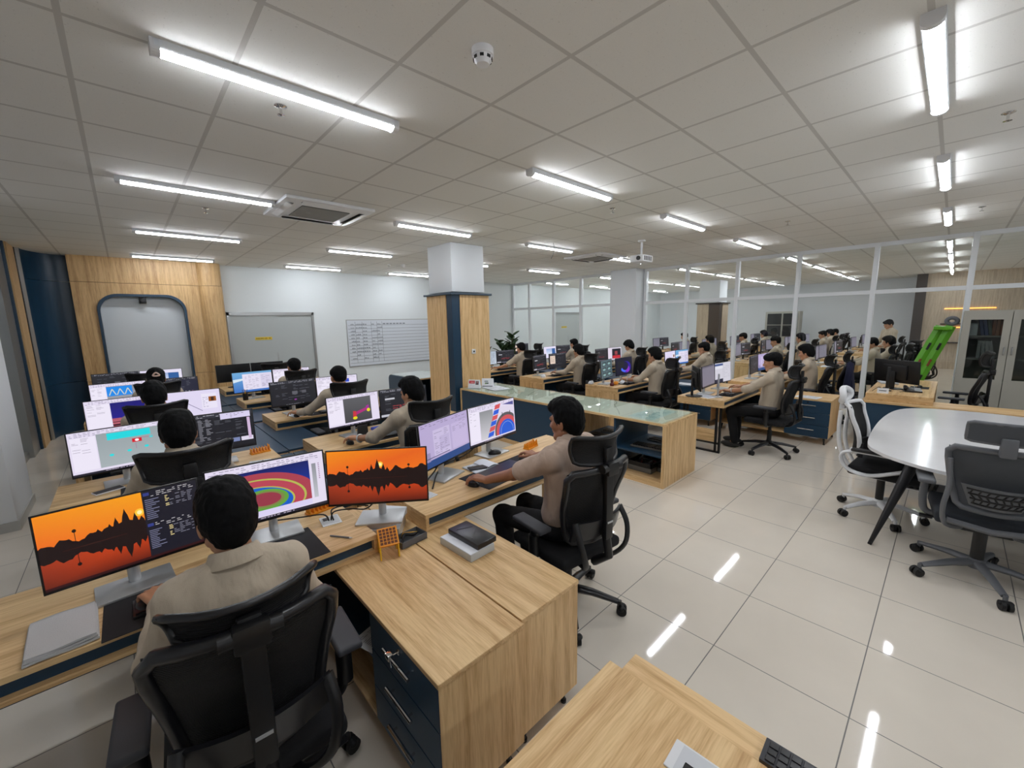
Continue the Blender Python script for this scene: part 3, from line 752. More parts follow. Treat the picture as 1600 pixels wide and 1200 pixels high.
# ================================================================ screens
DK = (26, 27, 34)
def app_white(a, rng, port=((.26, .12, .97, .86)), grad=((128, 130, 134), (178, 180, 184)), tree=True):
    a.rect(0, 0, 1, 1, (226, 218, 238))
    a.dashes(rng, .02, .88, .96, .985, 3, (150, 142, 168), .8, .35, 22)
    if tree: a.rect(.02, .1, port[0]-.01, .87, (236, 230, 246)); a.dashes(rng, .03, .5, port[0]-.06, .86, 12, (160, 152, 172), .6, .3, 2)
    if port: a.rect(*port, *grad)
    a.rect(0, 0, 1, .045, (40, 38, 52)); a.dashes(rng, .3, .01, .7, .038, 1, (170, 160, 180), .9, .6, 14)
    return a
def app_dark(a, rng, n=14, base=DK):
    a.rect(0, 0, 1, 1, base); a.rect(0, .9, 1, 1, (46, 47, 56)); a.dashes(rng, .02, .91, .96, .99, 2, (170, 170, 180), .6, .4, 24)
    a.dashes(rng, .1, .2, .9, .85, n, (104, 106, 116), .35, .25, 6); a.rect(0, 0, 1, .045, (14, 14, 20)); a.dashes(rng, .3, .01, .7, .038, 1, (140, 140, 150), .9, .6, 14)
    return a
def sunset(a, x1=1., left=(240, 140, 18), right=(226, 98, 24)):
    W = x1; HZ = .47; full = W == 1
    a.cl = (0, 0, W, 1)
    a.poly([(0, HZ), (W, HZ), (W, 1), (0, 1)], [(232, 96, 30), (238, 120, 24), right if full else (244, 158, 24), left])
    a.poly([(0, 0), (W, 0), (W, HZ), (0, HZ)], [(92, 30, 16), (84, 22, 12), (214, 70, 22), (170, 58, 28)])
    X = lambda t: t
    sx = X(.53) if full else W*.955
    a.ell(sx, HZ+.25, .03, .055, (252, 200, 60), 18); a.ell(sx, HZ+.25, .016, .03, (255, 240, 170), 14)
    dk = (27, 13, 12); rng = random.Random(3); N = 60
    hs = []
    for i in range(N+1):
        t = i/N
        h = .125+.03*math.sin(t*21)+.02*math.sin(t*47+1)+rng.uniform(-.014, .014)
        h += .05 if t > .68 else 0; h -= .035 if t < .1 else 0
        hs.append((X(t), h))
    hs = [(min(x, W), h) for x, h in hs if x <= W+.03]
    for f in (1, -1):
        for (xa, ha), (xb, hb) in zip(hs, hs[1:]):
            a.lay += 0; a.poly([(xa, HZ-f*.05), (xb, HZ-f*.05), (xb, HZ+f*hb), (xa, HZ+f*ha)], dk); a.lay -= 1
        a.lay += 1
        for cx, h, w in ((.44, .27, .04), (.5, .36, .05), (.56, .27, .04), (.4, .2, .05), (.6, .2, .05), (.5, .2, .26), (.33, .17, .06)):
            cx = X(cx); w = w*1.1
            pts = [(-1, 0), (-.95, .45), (-.6, .72), (-.25, .86), (0, 1), (.25, .86), (.6, .72), (.95, .45), (1, 0)]
            if cx-w*.5 < W: a.poly([(min(cx+w*.5*px, W), HZ+f*h*py) for px, py in pts], dk)
        for cx, h in ((.2, .23), (.82, .22)):
            cx = X(cx)
            if cx < W-.03:
                a.rect(cx-.002, HZ, cx+.002, HZ+f*h, dk); a.ell(cx, HZ+f*h, .013, .024, dk, 9)
    a.rect(W*.2, HZ-.005, W*.8, HZ, (80, 34, 24)); a.cl = (0, 0, 1, 1)
def scr_sunset(a, rng): sunset(a)
def scr_sunset_files(a, rng):
    sunset(a, .62); a.rect(.62, 0, 1, 1, (26, 25, 36)); a.rect(0, 0, 1, .035, (48, 14, 16))
    for y0, y1 in ((.54, .99), (.1, .53)):
        a.rect(.625, y0, .995, y1, (24, 24, 36)); a.rect(.63, y1-.06, .67, y1-.015, (50, 60, 130)); a.dashes(rng, .68, y1-.09, .98, y1-.01, 3, (190, 186, 190), .6, .35, 8)
        a.dashes(rng, .635, y0+.03, .745, y1-.11, 11, (120, 122, 150), .9, .4, 1)
        a.dashes(rng, .77, y1-.28, .80, y1-.11, 7, (214, 196, 140), .9, .5, 1); a.dashes(rng, .8, y1-.28, .97, y1-.11, 7, (130, 130, 146), .7, .35, 4)
def scr_rings(a, rng):
    app_white(a, rng, (.2, .16, .86, .88), ((8, 24, 96), (14, 60, 176)))
    a.cl = (.2, .16, .86, .88)
    a.ell(.42, .36, .52, .44, (168, 62, 78), 60, rot=-.55); a.ell(.41, .34, .42, .36, (178, 182, 84), 60, rot=-.55); a.ell(.405, .335, .405, .34, (182, 66, 84), 60, rot=-.55)
    a.ell(.41, .32, .31, .25, (178, 182, 84), 50, rot=-.55); a.ell(.408, .318, .295, .235, (18, 92, 196), 50, rot=-.55)
    a.ell(.44, .33, .21, .19, (96, 158, 60), 50, rot=-.3); a.ell(.445, .34, .17, .145, (122, 132, 70), 40, rot=-.3)
    a.ell(.445, .345, .14, .115, (148, 54, 70), 40, rot=-.3)
    a.cl = (0, 0, 1, 1); a.rect(.86, .08, .93, .9, (226, 218, 238)); a.rect(.885, .16, .925, .8, (140, 142, 150), (190, 192, 200)); a.rect(.2, .06, .86, .16, (216, 208, 240))
    for k in range(9): a.rect(.945, .5+.035*k, .958, .515+.035*k, (150, 110, 150))
def scr_ring_part(a, rng):
    app_white(a, rng, (.22, .08, .98, .84), ((140, 142, 146), (206, 204, 212)))
    a.rect(.5, .08, .98, .84, (222, 214, 232)); a.cl = (.4, .08, .98, .84)
    for i in range(6):
        y = .1+i*.14; x = .36+i*.035; a.poly([(x, y), (x+.12, y+.02), (x+.15, y+.14), (x+.03, y+.12)], (212, 84, 90) if i % 2 else (44, 92, 214))
    a.ell(.8, .16, .28, .5, (92, 90, 92), 48); a.ell(.8, .14, .25, .44, (204, 84, 90), 48); a.ell(.8, .12, .19, .34, (36, 92, 210), 48)
    a.ell(.8, .12, .15, .28, (160, 180, 226), 40); a.ell(.8, .12, .143, .27, (36, 92, 210), 40)
    for q in (.7, .88): a.rect(q, .58, q+.015, .68, (60, 60, 62))
    a.poly([(.72, .9), (.98, .93), (.98, .82)], (84, 84, 150)); a.cl = (0, 0, 1, 1)
def scr_lilac(a, rng):
    a.rect(0, 0, 1, 1, (182, 168, 208)); a.rect(0, 0, 1, .16, (40, 72, 130)); a.dashes(rng, .03, .9, .95, .98, 2, (120, 108, 146), .6, .3, 12)
    a.rect(.24, .2, .58, .8, (200, 188, 222)); a.rect(.36, .3, .56, .62, (188, 176, 212)); a.rect(.62, .2, .97, .8, (194, 180, 218))
    a.dashes(rng, .26, .24, .56, .78, 14, (132, 120, 156), .5, .25, 3); a.dashes(rng, .64, .6, .95, .86, 8, (132, 120, 156), .6, .25, 4); a.rect(.04, .14, .16, .34, (150, 140, 180)); a.rect(.09, .2, .55, .215, (60, 56, 90))
def scr_clamp(a, rng):
    app_white(a, rng, (.3, .1, .84, .9), ((92, 92, 96), (66, 66, 70)))
    a.poly([(.5, .3), (.76, .44), (.74, .52), (.48, .4)], (170, 40, 120)); a.poly([(.46, .24), (.53, .24), (.53, .44), (.47, .46)], (200, 50, 60)); a.poly([(.74, .38), (.8, .4), (.79, .6), (.73, .56)], (160, 40, 150)); a.ell(.5, .22, .045, .05, (226, 214, 30), 14); a.ell(.78, .42, .035, .06, (226, 214, 30), 14)
def scr_dark(a, rng): app_dark(a, rng); a.rect(.1, .64, .3, .7, (196, 196, 204)); a.dashes(rng, .25, .3, .75, .42, 3, (206, 70, 76), .7, .4, 7); a.rect(0, .05, .22, .13, (190, 190, 200)); a.rect(.26, .06, .9, .085, (150, 150, 170))
def scr_dark_panels(a, rng): app_dark(a, rng); a.rect(.46, .42, .58, .56, (92, 92, 100)); a.rect(.68, .44, .78, .56, (86, 86, 94)); a.ell(.52, .2, .03, .03, (150, 60, 160), 10)
def scr_dark_list(a, rng):
    app_dark(a, rng, 20); a.dashes(rng, .3, .3, .48, .88, 16, (160, 160, 170), .9, .3, 2)
    a.rect(.58, .82, .97, .98, (214, 206, 236)); a.rect(.6, .16, .8, .27, (120, 132, 176)); a.rect(.82, .16, .98, .27, (220, 214, 232)); a.dashes(rng, .66, .84, .95, .96, 3, (120, 110, 140), .6, .3, 6); a.rect(.92, .2, .96, .8, (206, 180, 214))
def scr_assembly(a, rng):
    app_white(a, rng, (.26, .1, .98, .9), ((150, 160, 164), (166, 176, 180)))
    a.rect(.36, .72, .8, .88, (32, 214, 222)); a.rect(.6, .58, .7, .67, (214, 20, 40)); a.ell(.65, .625, .022, .03, (250, 244, 246), 12)
    for x, y in ((.38, .36), (.56, .4), (.74, .44), (.8, .66)): a.ell(x, y, .024, .03, (48, 216, 220), 10)
    a.rect(.7, .66, .82, .67, (190, 80, 120)); a.rect(.63, .42, .635, .56, (170, 110, 150))
def scr_layers(a, rng):
    app_white(a, rng, (.34, .06, 1, .88), ((20, 18, 110), (40, 28, 150))); a.rect(.34, .06, 1, .36, (168, 84, 104), (206, 110, 120)); a.rect(.34, .1, 1, .17, (70, 30, 44)); a.rect(.34, .22, 1, .25, (90, 40, 56)); a.rect(.76, .34, .9, .42, (226, 220, 20))
def scr_plot(a, rng):
    a.rect(0, 0, 1, 1, (222, 214, 240)); a.dashes(rng, .08, .2, .3, .8, 8, (150, 140, 176), .7, .2, 2); a.poly([(.36, .66), (.37, .67), (.68, .24), (.67, .23)], (120, 112, 150)); a.rect(.68, .3, .94, .86, (232, 226, 244)); a.rect(.8, .56, .93, .74, (150, 84, 26)); a.rect(.84, .58, .89, .72, (60, 34, 20)); a.dashes(rng, .7, .34, .8, .82, 7, (150, 140, 176), .7, .25, 2)
def scr_wave(a, rng):
    app_white(a, rng, (.28, .1, .98, .88), ((138, 140, 148), (158, 160, 168))); a.rect(.28, .46, .74, .86, (28, 136, 232))
    for k in range(3):
        x = .31+k*.14
        a.poly([(x, .5), (x+.02, .5), (x+.08, .76), (x+.06, .76)], (206, 210, 196)); a.poly([(x+.06, .76), (x+.08, .76), (x+.14, .5), (x+.12, .5)], (206, 210, 196))
def scr_dark_icons(a, rng):
    app_dark(a, rng, 8, (30, 32, 52)); a.rect(.46, .5, .64, .68, (120, 124, 140)); a.rect(.48, .53, .53, .65, (220, 220, 226)); a.rect(.56, .53, .61, .65, (220, 220, 226))
    for k in range(9): a.rect(.3+k*.07, .3, .33+k*.07, .37, rng.choice([(226, 226, 230), (190, 110, 170), (150, 150, 160)]))
def scr_slide(a, rng): a.rect(0, 0, 1, 1, (226, 220, 242)); a.rect(.2, .3, .66, .82, (150, 170, 216), (222, 230, 246)); a.rect(.66, .3, .94, .82, (42, 92, 156)); a.rect(.92, .5, .98, .9, (230, 226, 240))
def scr_two_blacks(a, rng): a.rect(0, 0, 1, 1, (10, 11, 13))
def scr_desktop(a, rng):
    a.rect(0, 0, 1, 1, (110, 170, 216), (58, 110, 190)); a.poly([(0, .5), (.3, .62), (.3, .7), (0, .66)], (214, 230, 240)); a.rect(.24, .1, 1, .9, (226, 220, 240)); a.dashes(rng, .3, .14, .66, .84, 14, (150, 140, 170), .6, .25, 4); a.rect(.7, .16, .97, .86, (214, 208, 232)); a.dashes(rng, .72, .2, .95, .8, 12, (140, 130, 160), .6, .3, 2)
def scr_blue_window(a, rng): app_white(a, rng, (.5, .1, .98, .86), ((226, 218, 238), (226, 218, 238))); a.rect(.45, .7, .8, .86, (44, 76, 196)); a.dashes(rng, .4, .2, .8, .6, 9, (150, 142, 168), .6, .25, 4)
def scr_grey(a, rng): a.rect(0, 0, 1, 1, (122, 118, 134)); a.rect(0, .93, 1, 1, (90, 86, 102)); a.rect(0, 0, 1, .05, (52, 50, 60))
def scr_blue_head(a, rng): a.rect(0, 0, 1, 1, (206, 204, 216)); a.rect(0, .86, .5, .96, (60, 84, 140)); a.rect(0, .7, .5, .84, (222, 222, 232)); a.rect(0, 0, .5, .18, (32, 36, 60)); a.rect(.5, 0, .51, 1, (150, 148, 160)); a.dashes(rng, .55, .2, .95, .85, 7, (160, 158, 172), .5, .15, 3)
def scr_sheet(a, rng): a.rect(0, 0, 1, 1, (170, 182, 196), (190, 200, 212)); a.dashes(rng, .1, .1, .9, .85, 14, (112, 126, 146), .8, .35, 7); a.rect(.3, .9, .7, .93, (90, 100, 120))
def scr_bloom(a, rng): a.rect(0, 0, 1, 1, (18, 20, 44)); a.ell(.62, .42, .3, .36, (44, 22, 150), 24); a.ell(.55, .3, .24, .16, (72, 110, 246), 24); a.ell(.7, .3, .14, .2, (132, 40, 190), 20); a.ell(.56, .5, .2, .26, (20, 18, 60), 20); a.rect(.14, .4, .5, .8, (28, 30, 38))
def scr_tiles(a, rng):
    a.rect(0, 0, 1, 1, (82, 104, 112))
    for i in range(2):
        for j in range(3): a.rect(.1+i*.45, .08+j*.3, .45+i*.45, .3+j*.3, (28, 42, 48)); a.rect(.16+i*.45, .12+j*.3, .38+i*.45, .24+j*.3, (140, 176, 176))
def scr_red(a, rng): a.rect(0, 0, 1, 1, (216, 210, 226)); a.rect(.3, .1, .95, .9, (30, 30, 42)); a.rect(.34, .1, .9, .35, (196, 40, 56)); a.rect(.5, .4, .7, .7, (150, 60, 66)); a.rect(0, 0, .3, 1, (226, 214, 230))
def scr_doc(a, rng): app_dark(a, rng); a.rect(.04, .3, .34, .86, (226, 206, 190)); a.dashes(rng, .08, .4, .3, .8, 7, (150, 130, 120), .8, .3, 2)

MONN = [0]
def monitor(label, x, y, rz, fn, w=.53, h=.31, zb=.86, z0=.75, tilt=4, style='silver', group='computer monitors', rot=False):
    r = thing('monitor', label, 'monitor', (x, y, z0), rz, group)
    MONN[0] += 1; rng = random.Random(MONN[0])
    T = M.Translation((0, 0, zb+h/2-z0)) @ M.Rotation(R(-tilt), 4, 'X')
    sh = SILV if style == 'silver' else BLK
    b = MB(); t2 = MB(); t2.box(-w/2, w/2, 0, .012, -h/2, h/2, .002); b._add(t2.bm, T); b.build('bezel', BLK, r)
    b = MB(); t2 = MB(); t2.box(-w/2+.004, w/2-.004, .012, .018, -h/2+.004, h/2-.004, .003); t2.box(-.16, .16, .016, .045, -h*.35, h*.3, .012); b._add(t2.bm, T); b.build('rear_shell', sh, r)
    if fn:
        a = ART(w-.014, h-.018); fn(a, rng); s = a.build('screen', SCRM, r)
        s.matrix_local = T @ M.Translation((0, -.0006, .003))
    else:
        b = MB(); t2 = MB(); t2.box(-w/2+.007, w/2-.007, -.001, 0, -h/2+.012, h/2-.006); b._add(t2.bm, T); b.build('screen', mat('dark_screen', (8, 9, 10), .22), r)
    nk = MB()
    if style == 'silver': nk.tube([(0, .06, .012), (0, .06, .14), (0, .05, zb+h*.5-z0)], .021, 14)
    else: nk.box(-.03, .03, .045, .07, .01, zb+h*.5-z0, .004)
    nk.build('neck', SILV if style == 'silver' else BLK, r)
    bs = MB()
    if style == 'silver': bs.box(-.125, .125, -.06, .115, 0, .012, .004)
    else: bs.lathe([(.11, 0), (.11, .008), (.04, .014)], (0, .03, 0), 24)
    bs.build('stand_base', SILV if style == 'silver' else BLK, r)
    return r

def keyboard(label, x, y, rz=0., z=.752, group='keyboards'):
    r = thing('keyboard', label, 'keyboard', (x, y, z), rz, group)
    b = MB(); b.box(-.22, .22, -.065, .065, 0, .014, .004); b.build('body', BLK, r)
    k = MB(); NX, NY = 20, 5
    g = [[k.bm.verts.new((-.212+.424*i/NX, -.058+.116*j/NY, .0142)) for j in range(NY+1)] for i in range(NX+1)]
    fs = [k.bm.faces.new((g[i][j], g[i+1][j], g[i+1][j+1], g[i][j+1])) for i in range(NX) for j in range(NY) if not (j == 0 and 4 <= i <= 8)] + [k.bm.faces.new([g[i][0] for i in range(4, 10)] + [g[i][1] for i in range(9, 3, -1)])]
    bmesh.ops.inset_individual(k.bm, faces=fs, thickness=.0014)
    for f in fs:
        for v in f.verts: v.co.z += .006
    k.build('key_caps', BLKS, r, smooth=20); return r
def mouse(label, x, y, rz=0., z=.753, group='computer mice'):
    r = thing('mouse', label, 'mouse', (x, y, z), rz, group)
    b = MB(); b.ell((0, 0, .006), (.031, .055, .03), n=18, m=12); bm = b.bm
    for v in bm.verts: v.co.z = max(v.co.z, 0)
    b.build('shell', BLKS, r, smooth=60); MB().cyl((-.004, .03, .034), (.004, .03, .034), .007, n=10).build('wheel', GREYP, r); return r
def mat_pad(label, x, y, w, d, rz=0., z=.75):
    b = MB(); b.box(-w/2, w/2, -d/2, d/2, 0, .003, .0012, 1)
    o = b.build('desk_pad', mat('black_desk_pad', (24, 24, 27), .8)); place(o, (x, y, z), rz); return tag(o, label, 'desk pad', 'desk pads')
def sheet_paper(label, x, y, w, d, rz, z=.75, n=1, name='paper', lines=True):
    r = thing(name, label, 'paper', (x, y, z), rz)
    b = MB(); rng = random.Random(int(x*100)+7)
    for i in range(n): b.xbox((rng.uniform(-.006, .006), rng.uniform(-.006, .006), .0012+.0018*i), (w, d, .0016), (0, 0, rng.uniform(-.04, .04)))
    b.build('sheets', PAPER, r, smooth=0)
    if lines:
        a = ART(w*.8, d*.8); a.dashes(rng, 0, 0, 1, 1, 12, (150, 152, 160), .8, .3, 3); s = a.build('printed_lines', PRINT, r, 'xy'); s.location = (0, 0, .0022+.0018*n)
    return r
def cable(label, pts, r=.004, group='desk cables'):
    return tag(MB().tube(cr(pts, 6, False), r, 6).build('cable', RUBB, smooth=60), label, 'cable', group)
def amber_rack(label, x, y, rz, z=.75):
    r = thing('card_holder', label, 'holder', (x, y, z), rz, 'amber printed desk racks')
    b = MB(); b.box(-.075, .075, -.03, .03, 0, .012, .003)
    b.build('base', ORANGE, r)
    for i in range(7):
        f = MB(); f.prism([(-.028, .012), (.028, .012), (.02, .05+.012*(i == 6)), (0, .036), (-.02, .05+.012*(i == 6))], -.07+i*.0225, -.064+i*.0225, 'x'); f.build('fin', ORANGE, r, smooth=0)
    return r
# ================================================================ people
import numpy as np
class Skin:
    """body built as one smooth surface: rounded limbs and ellipsoids blended together, then skinned"""
    def __init__(s, k=.014): s.p, s.k = [], k
    def cap(s, p0, r0, p1, r1, n=0, k=None): s.p.append((0, V(p0), V(p1), r0, r1, s.k if k is None else k)); return s
    def ell(s, c, r, rot=None, n=0, m=0, k=None): s.p.append((1, V(c), V(r), rot, None, s.k if k is None else k)); return s
    def skin(s, h):
        lo, hi = [], []
        for q in s.p:
            if q[0] == 0:
                a = [min(q[1][i]-q[3], q[2][i]-q[4]) for i in range(3)]; b = [max(q[1][i]+q[3], q[2][i]+q[4]) for i in range(3)]
            else:
                m = max(q[2]) if q[3] else None; a = [q[1][i]-(m or q[2][i]) for i in range(3)]; b = [q[1][i]+(m or q[2][i]) for i in range(3)]
            lo.append(a); hi.append(b)
        lo, hi = np.array(lo), np.array(hi); o = lo.min(0)-3*h; dim = np.ceil((hi.max(0)+3*h-o)/h).astype(int)+1
        G = np.full(dim, .05, np.float32)
        for q, a, b in zip(s.p, lo, hi):
            k = q[5]; mg = k+2*h
            i0 = np.maximum(((a-mg-o)/h).astype(int), 0); i1 = np.minimum(np.ceil((b+mg-o)/h).astype(int)+1, dim)
            X, Y, Z = np.ogrid[i0[0]:i1[0], i0[1]:i1[1], i0[2]:i1[2]]
            X, Y, Z = [(v*h+o[i]-q[1][i]).astype(np.float32) for i, v in enumerate((X, Y, Z))]
            if q[0] == 0:
                d = q[2]-q[1]; L2 = max(d.dot(d), 1e-9)
                t = np.clip((X*d.x+Y*d.y+Z*d.z)/L2, 0, 1)
                D = np.sqrt((X-t*d.x)**2+(Y-t*d.y)**2+(Z-t*d.z)**2)-(q[3]+(q[4]-q[3])*t)
            else:
                if q[3] is not None:
                    Rm = q[3]; X, Y, Z = (X*Rm[0][0]+Y*Rm[1][0]+Z*Rm[2][0], X*Rm[0][1]+Y*Rm[1][1]+Z*Rm[2][1], X*Rm[0][2]+Y*Rm[1][2]+Z*Rm[2][2])
                r = q[2]
                k0 = np.sqrt((X/r.x)**2+(Y/r.y)**2+(Z/r.z)**2); k1 = np.sqrt((X/r.x**2)**2+(Y/r.y**2)**2+(Z/r.z**2)**2)
                D = k0*(k0-1)/np.maximum(k1, 1e-6)
            g = G[i0[0]:i1[0], i0[1]:i1[1], i0[2]:i1[2]]
            hh = np.maximum(k-np.abs(g-D), 0)/k
            G[i0[0]:i1[0], i0[1]:i1[1], i0[2]:i1[2]] = np.minimum(g, D)-hh*hh*k*.25
        S = G < 0; n = np.array(dim)
        c8 = [(i, j, l) for i in (0, 1) for j in (0, 1) for l in (0, 1)]
        cnt = sum(S[i:n[0]-1+i, j:n[1]-1+j, l:n[2]-1+l].astype(np.int8) for i, j, l in c8)
        act = np.argwhere((cnt > 0) & (cnt < 8)); idm = np.full(n-1, -1, np.int32); idm[tuple(act.T)] = np.arange(len(act))
        val = {c: G[act[:, 0]+c[0], act[:, 1]+c[1], act[:, 2]+c[2]] for c in c8}
        acc = np.zeros((len(act), 3)); w = np.zeros(len(act))
        for c in c8:
            for ax in range(3):
                if c[ax]: continue
                e = list(c); e[ax] = 1; e = tuple(e); a, b = val[c], val[e]; m = (a < 0) != (b < 0)
                t = np.where(m, a/np.where(m, a-b, 1), 0); p = np.tile(np.array(c, float), (len(act), 1)); p[:, ax] += t
                acc += p*m[:, None]; w += m
        co = (act+acc/w[:, None])*h+o
        quads = []
        for ax in range(3):
            sl0 = [slice(None)]*3; sl1 = [slice(None)]*3; sl0[ax] = slice(0, -1); sl1[ax] = slice(1, None)
            A, B = S[tuple(sl0)], S[tuple(sl1)]; E = np.argwhere(A != B); u, v = (ax+1) % 3, (ax+2) % 3
            E = E[(E[:, u] > 0) & (E[:, v] > 0) & (E[:, u] < n[u]-1) & (E[:, v] < n[v]-1)]
            fl = A[tuple(E.T)]
            def at(du, dv):
                q = E.copy(); q[:, u] += du; q[:, v] += dv; return idm[tuple(q.T)]
            Q = np.stack([at(-1, -1), at(0, -1), at(0, 0), at(-1, 0)], 1); Q[~fl] = Q[~fl][:, ::-1]; quads.append(Q)
        Q = np.concatenate(quads)
        # two rounds of relaxation
        for _ in range(s.relax):
            sm = np.zeros_like(co); ct = np.zeros(len(co))
            for i in range(4):
                a, b = Q[:, i], Q[:, (i+1) % 4]
                for x, y in ((a, b), (b, a)):
                    np.add.at(ct, x, 1)
                    for d_ in range(3): sm[:, d_] += np.bincount(x, co[y, d_], len(co))
            co = co*.5+.5*sm/np.maximum(ct, 1)[:, None]
        return co, Q
    relax = 2
def blob(name, sb, vox, material, parent, smooth_it=2, noise_amp=0., noise_sc=18., label=None, stretch=(1, 1, 1)):
    sb.relax = smooth_it; co, Q = sb.skin(vox)
    me = bpy.data.meshes.new(name); me.vertices.add(len(co)); me.vertices.foreach_set('co', co.astype(np.float32).ravel())
    me.loops.add(Q.size); me.loops.foreach_set('vertex_index', Q.astype(np.int32).ravel()); me.polygons.add(len(Q)); me.polygons.foreach_set('loop_start', np.arange(0, Q.size, 4, dtype=np.int32))
    me.update(calc_edges=True); me.materials.append(material); me.shade_smooth()
    if noise_amp:
        nr = [v.normal.copy() for v in me.vertices]
        for v, q in zip(me.vertices, nr):
            p = V((v.co.x*stretch[0], v.co.y*stretch[1], v.co.z*stretch[2]))*noise_sc
            v.co += q*noise_amp*(noise.noise(p)+.5*noise.noise(p*2.1))
        me.update()
    return link(name, me, parent, label)

def ik(a, c, l1, l2, pole):
    a, c = V(a), V(c); d = c-a; L = min(d.length, (l1+l2)*.995); n = d.normalized()
    x = (l1*l1-l2*l2+L*L)/(2*L); h = math.sqrt(max(l1*l1-x*x, 0))
    p = V(pole); p = (p-n*p.dot(n)).normalized()
    return a+n*x+p*h, a+n*L

def person(label, x, y, rz=0., lean=.02, twist=0., head=(0., -12.), hl=(-.2, .52, .802), hr=(.24, .55, .802), sleeve='long', hair='short',
           vox=.0085, shirt=None, skin=None, group='office workers at their desks', stand=False, watch=None, z0=0., hand_curl=1., poles=((-.6, -.35, -.7), (.6, -.35, -.7)), wide=1., tl=.475, neck=.17):
    """adult, local +Y is where the person faces; seated by default (origin: floor below the pelvis)"""
    shirt, skin = shirt or SHIRT, skin or SKIN
    r = thing('person', label, 'person', (x, y, z0), rz, group)
    pz = .9 if stand else .575
    P = V((0, 0, pz)); S = V((0, lean, pz+tl)); H = V((0, lean*1.3+.035, pz+tl+neck))
    tw = M.Rotation(R(twist), 3, 'Z')
    sh = {q: S+tw@V((q*.168*wide, 0, -.015)) for q in (-1, 1)}
    HR = Euler((R(head[1]), 0, R(head[0]))).to_matrix()
    hp = lambda a, b, c: H+HR@V((a, b, c))
    arms = {}
    for q, t in ((-1, hl), (1, hr)):
        t = V(t); fw = V((0, 1, 0)); wr0 = t - V(((t.x-sh[q].x)*.25, .08, -.012))
        el, wr = ik(sh[q], wr0, .275, .25, poles[0 if q < 0 else 1]); arms[q] = (el, wr, t)
    b = Skin()
    # head
    b.ell(hp(0, -.014, .043), (.076, .094, .086), HR); b.ell(hp(0, .028, -.018), (.063, .068, .088), HR)
    b.cap(hp(-.03, .055, -.088), .024, hp(.03, .055, -.088), .024); b.cap(hp(0, .066, -.09), .022, hp(0, .06, -.085), .024)
    for q in (-1, 1):
        b.cap(hp(q*.05, .0, -.055), .024, hp(q*.026, .06, -.086), .02); b.ell(hp(q*.04, .062, -.015), (.024, .02, .024), HR)
        b.ell(hp(q*.079, -.006, -.006), (.011, .021, .033), HR, k=.006); b.ell(hp(q*.083, -.015, .004), (.007, .014, .02), HR, k=.005)
        b.ell(hp(q*.012, .096, -.026), (.011, .012, .009), HR, k=.005)
    b.cap(hp(0, .086, .016), .009, hp(0, .107, -.021), .012); b.cap(hp(-.038, .079, .03), .012, hp(.038, .079, .03), .012)
    b.ell(hp(0, .09, -.05), (.023, .012, .007), HR, k=.003); b.ell(hp(0, .088, -.062), (.02, .012, .008), HR, k=.003)
    # neck and trunk
    b.cap(S+V((0, -.01, -.02)), .06, hp(0, -.022, -.05), .053)
    b.ell(P+V((0, 0, .02)), (.13, .1, .1)); b.ell(P.lerp(S, .35), (.125, .085, .14)); b.ell(P.lerp(S, .75), (.145, .095, .15))
    b.cap(sh[-1], .045, sh[1], .045)
    for q in (-1, 1):
        el, wr, t = arms[q]
        b.cap(sh[q], .046, el, .038); b.cap(el, .038, wr, .026)
        d = (t-wr); d.z = 0; d.normalize(); up = V((0, 0, 1)); sd = d.cross(up)*(-q)       # thumb side
        for i in range(4):
            kn = wr+d*(.085-.006*abs(i-1))+sd*(.03-.021*i)+up*.012
            b.cap(wr+sd*(.012-.01*i)+up*.002, .016, kn, .0115, k=.006)
            ln = (.04, .045, .042, .033)[i]*1.0; p0 = kn; rr = .0092 if i < 3 else .008; sp = d+sd*(.12-.09*i)
            for j, an in enumerate((18, 42, 66)):
                an = R(an*hand_curl*(1+.08*i)); dd = (sp.normalized()*math.cos(an)-up*math.sin(an)); p1 = p0+dd*ln*(1, .66, .5)[j]
                b.cap(p0, rr, p1, rr*.9, k=.003); p0, rr = p1, rr*.9
        b.cap(wr+d*.03, .02, wr+d*.07, .02, 8)
        t0 = wr+d*.02+sd*.018; t1 = t0+d*.035+sd*.03-up*.006; t2 = t1+d*.03+sd*.006-up*.008; t3 = t2+d*.024-sd*.002-up*.006
        b.cap(t0, .014, t1, .0115, k=.006); b.cap(t1, .011, t2, .0095, k=.003); b.cap(t2, .0095, t3, .008, k=.003)
    legs = {}
    for q in (-1, 1):
        hip = P+V((q*.085, .02, -.015))
        kn, an = (V((q*.09, .02, .48)), V((q*.09, -.01, .09))) if stand else (V((q*.12, .44, .52)), V((q*.125, .40+.03*q, .10)))
        legs[q] = (hip, kn, an)
        b.cap(hip, .07, kn, .048); b.cap(kn, .048, an, .034); b.cap(an, .032, an+V((0, .09, -.062)), .02)
    blob('body', b, vox*.75, skin, r, 1)
    for q in (-1, 1):
        e = MB(); e.ell(hp(q*.031, .083, .012), (.0125, .006, .006), HR, 10, 8); e.build('eye', EYE, r)
        e = MB(); e.cap(hp(q*.016, .093, .034), .0035, hp(q*.046, .08, .036), .003, 6); e.build('eyebrow', HAIR, r)
    # hair
    h = Skin(.02)
    h.ell(hp(0, -.02, .066), (.083, .1, .076), HR); h.ell(hp(0, -.052, .022), (.077, .066, .082), HR)
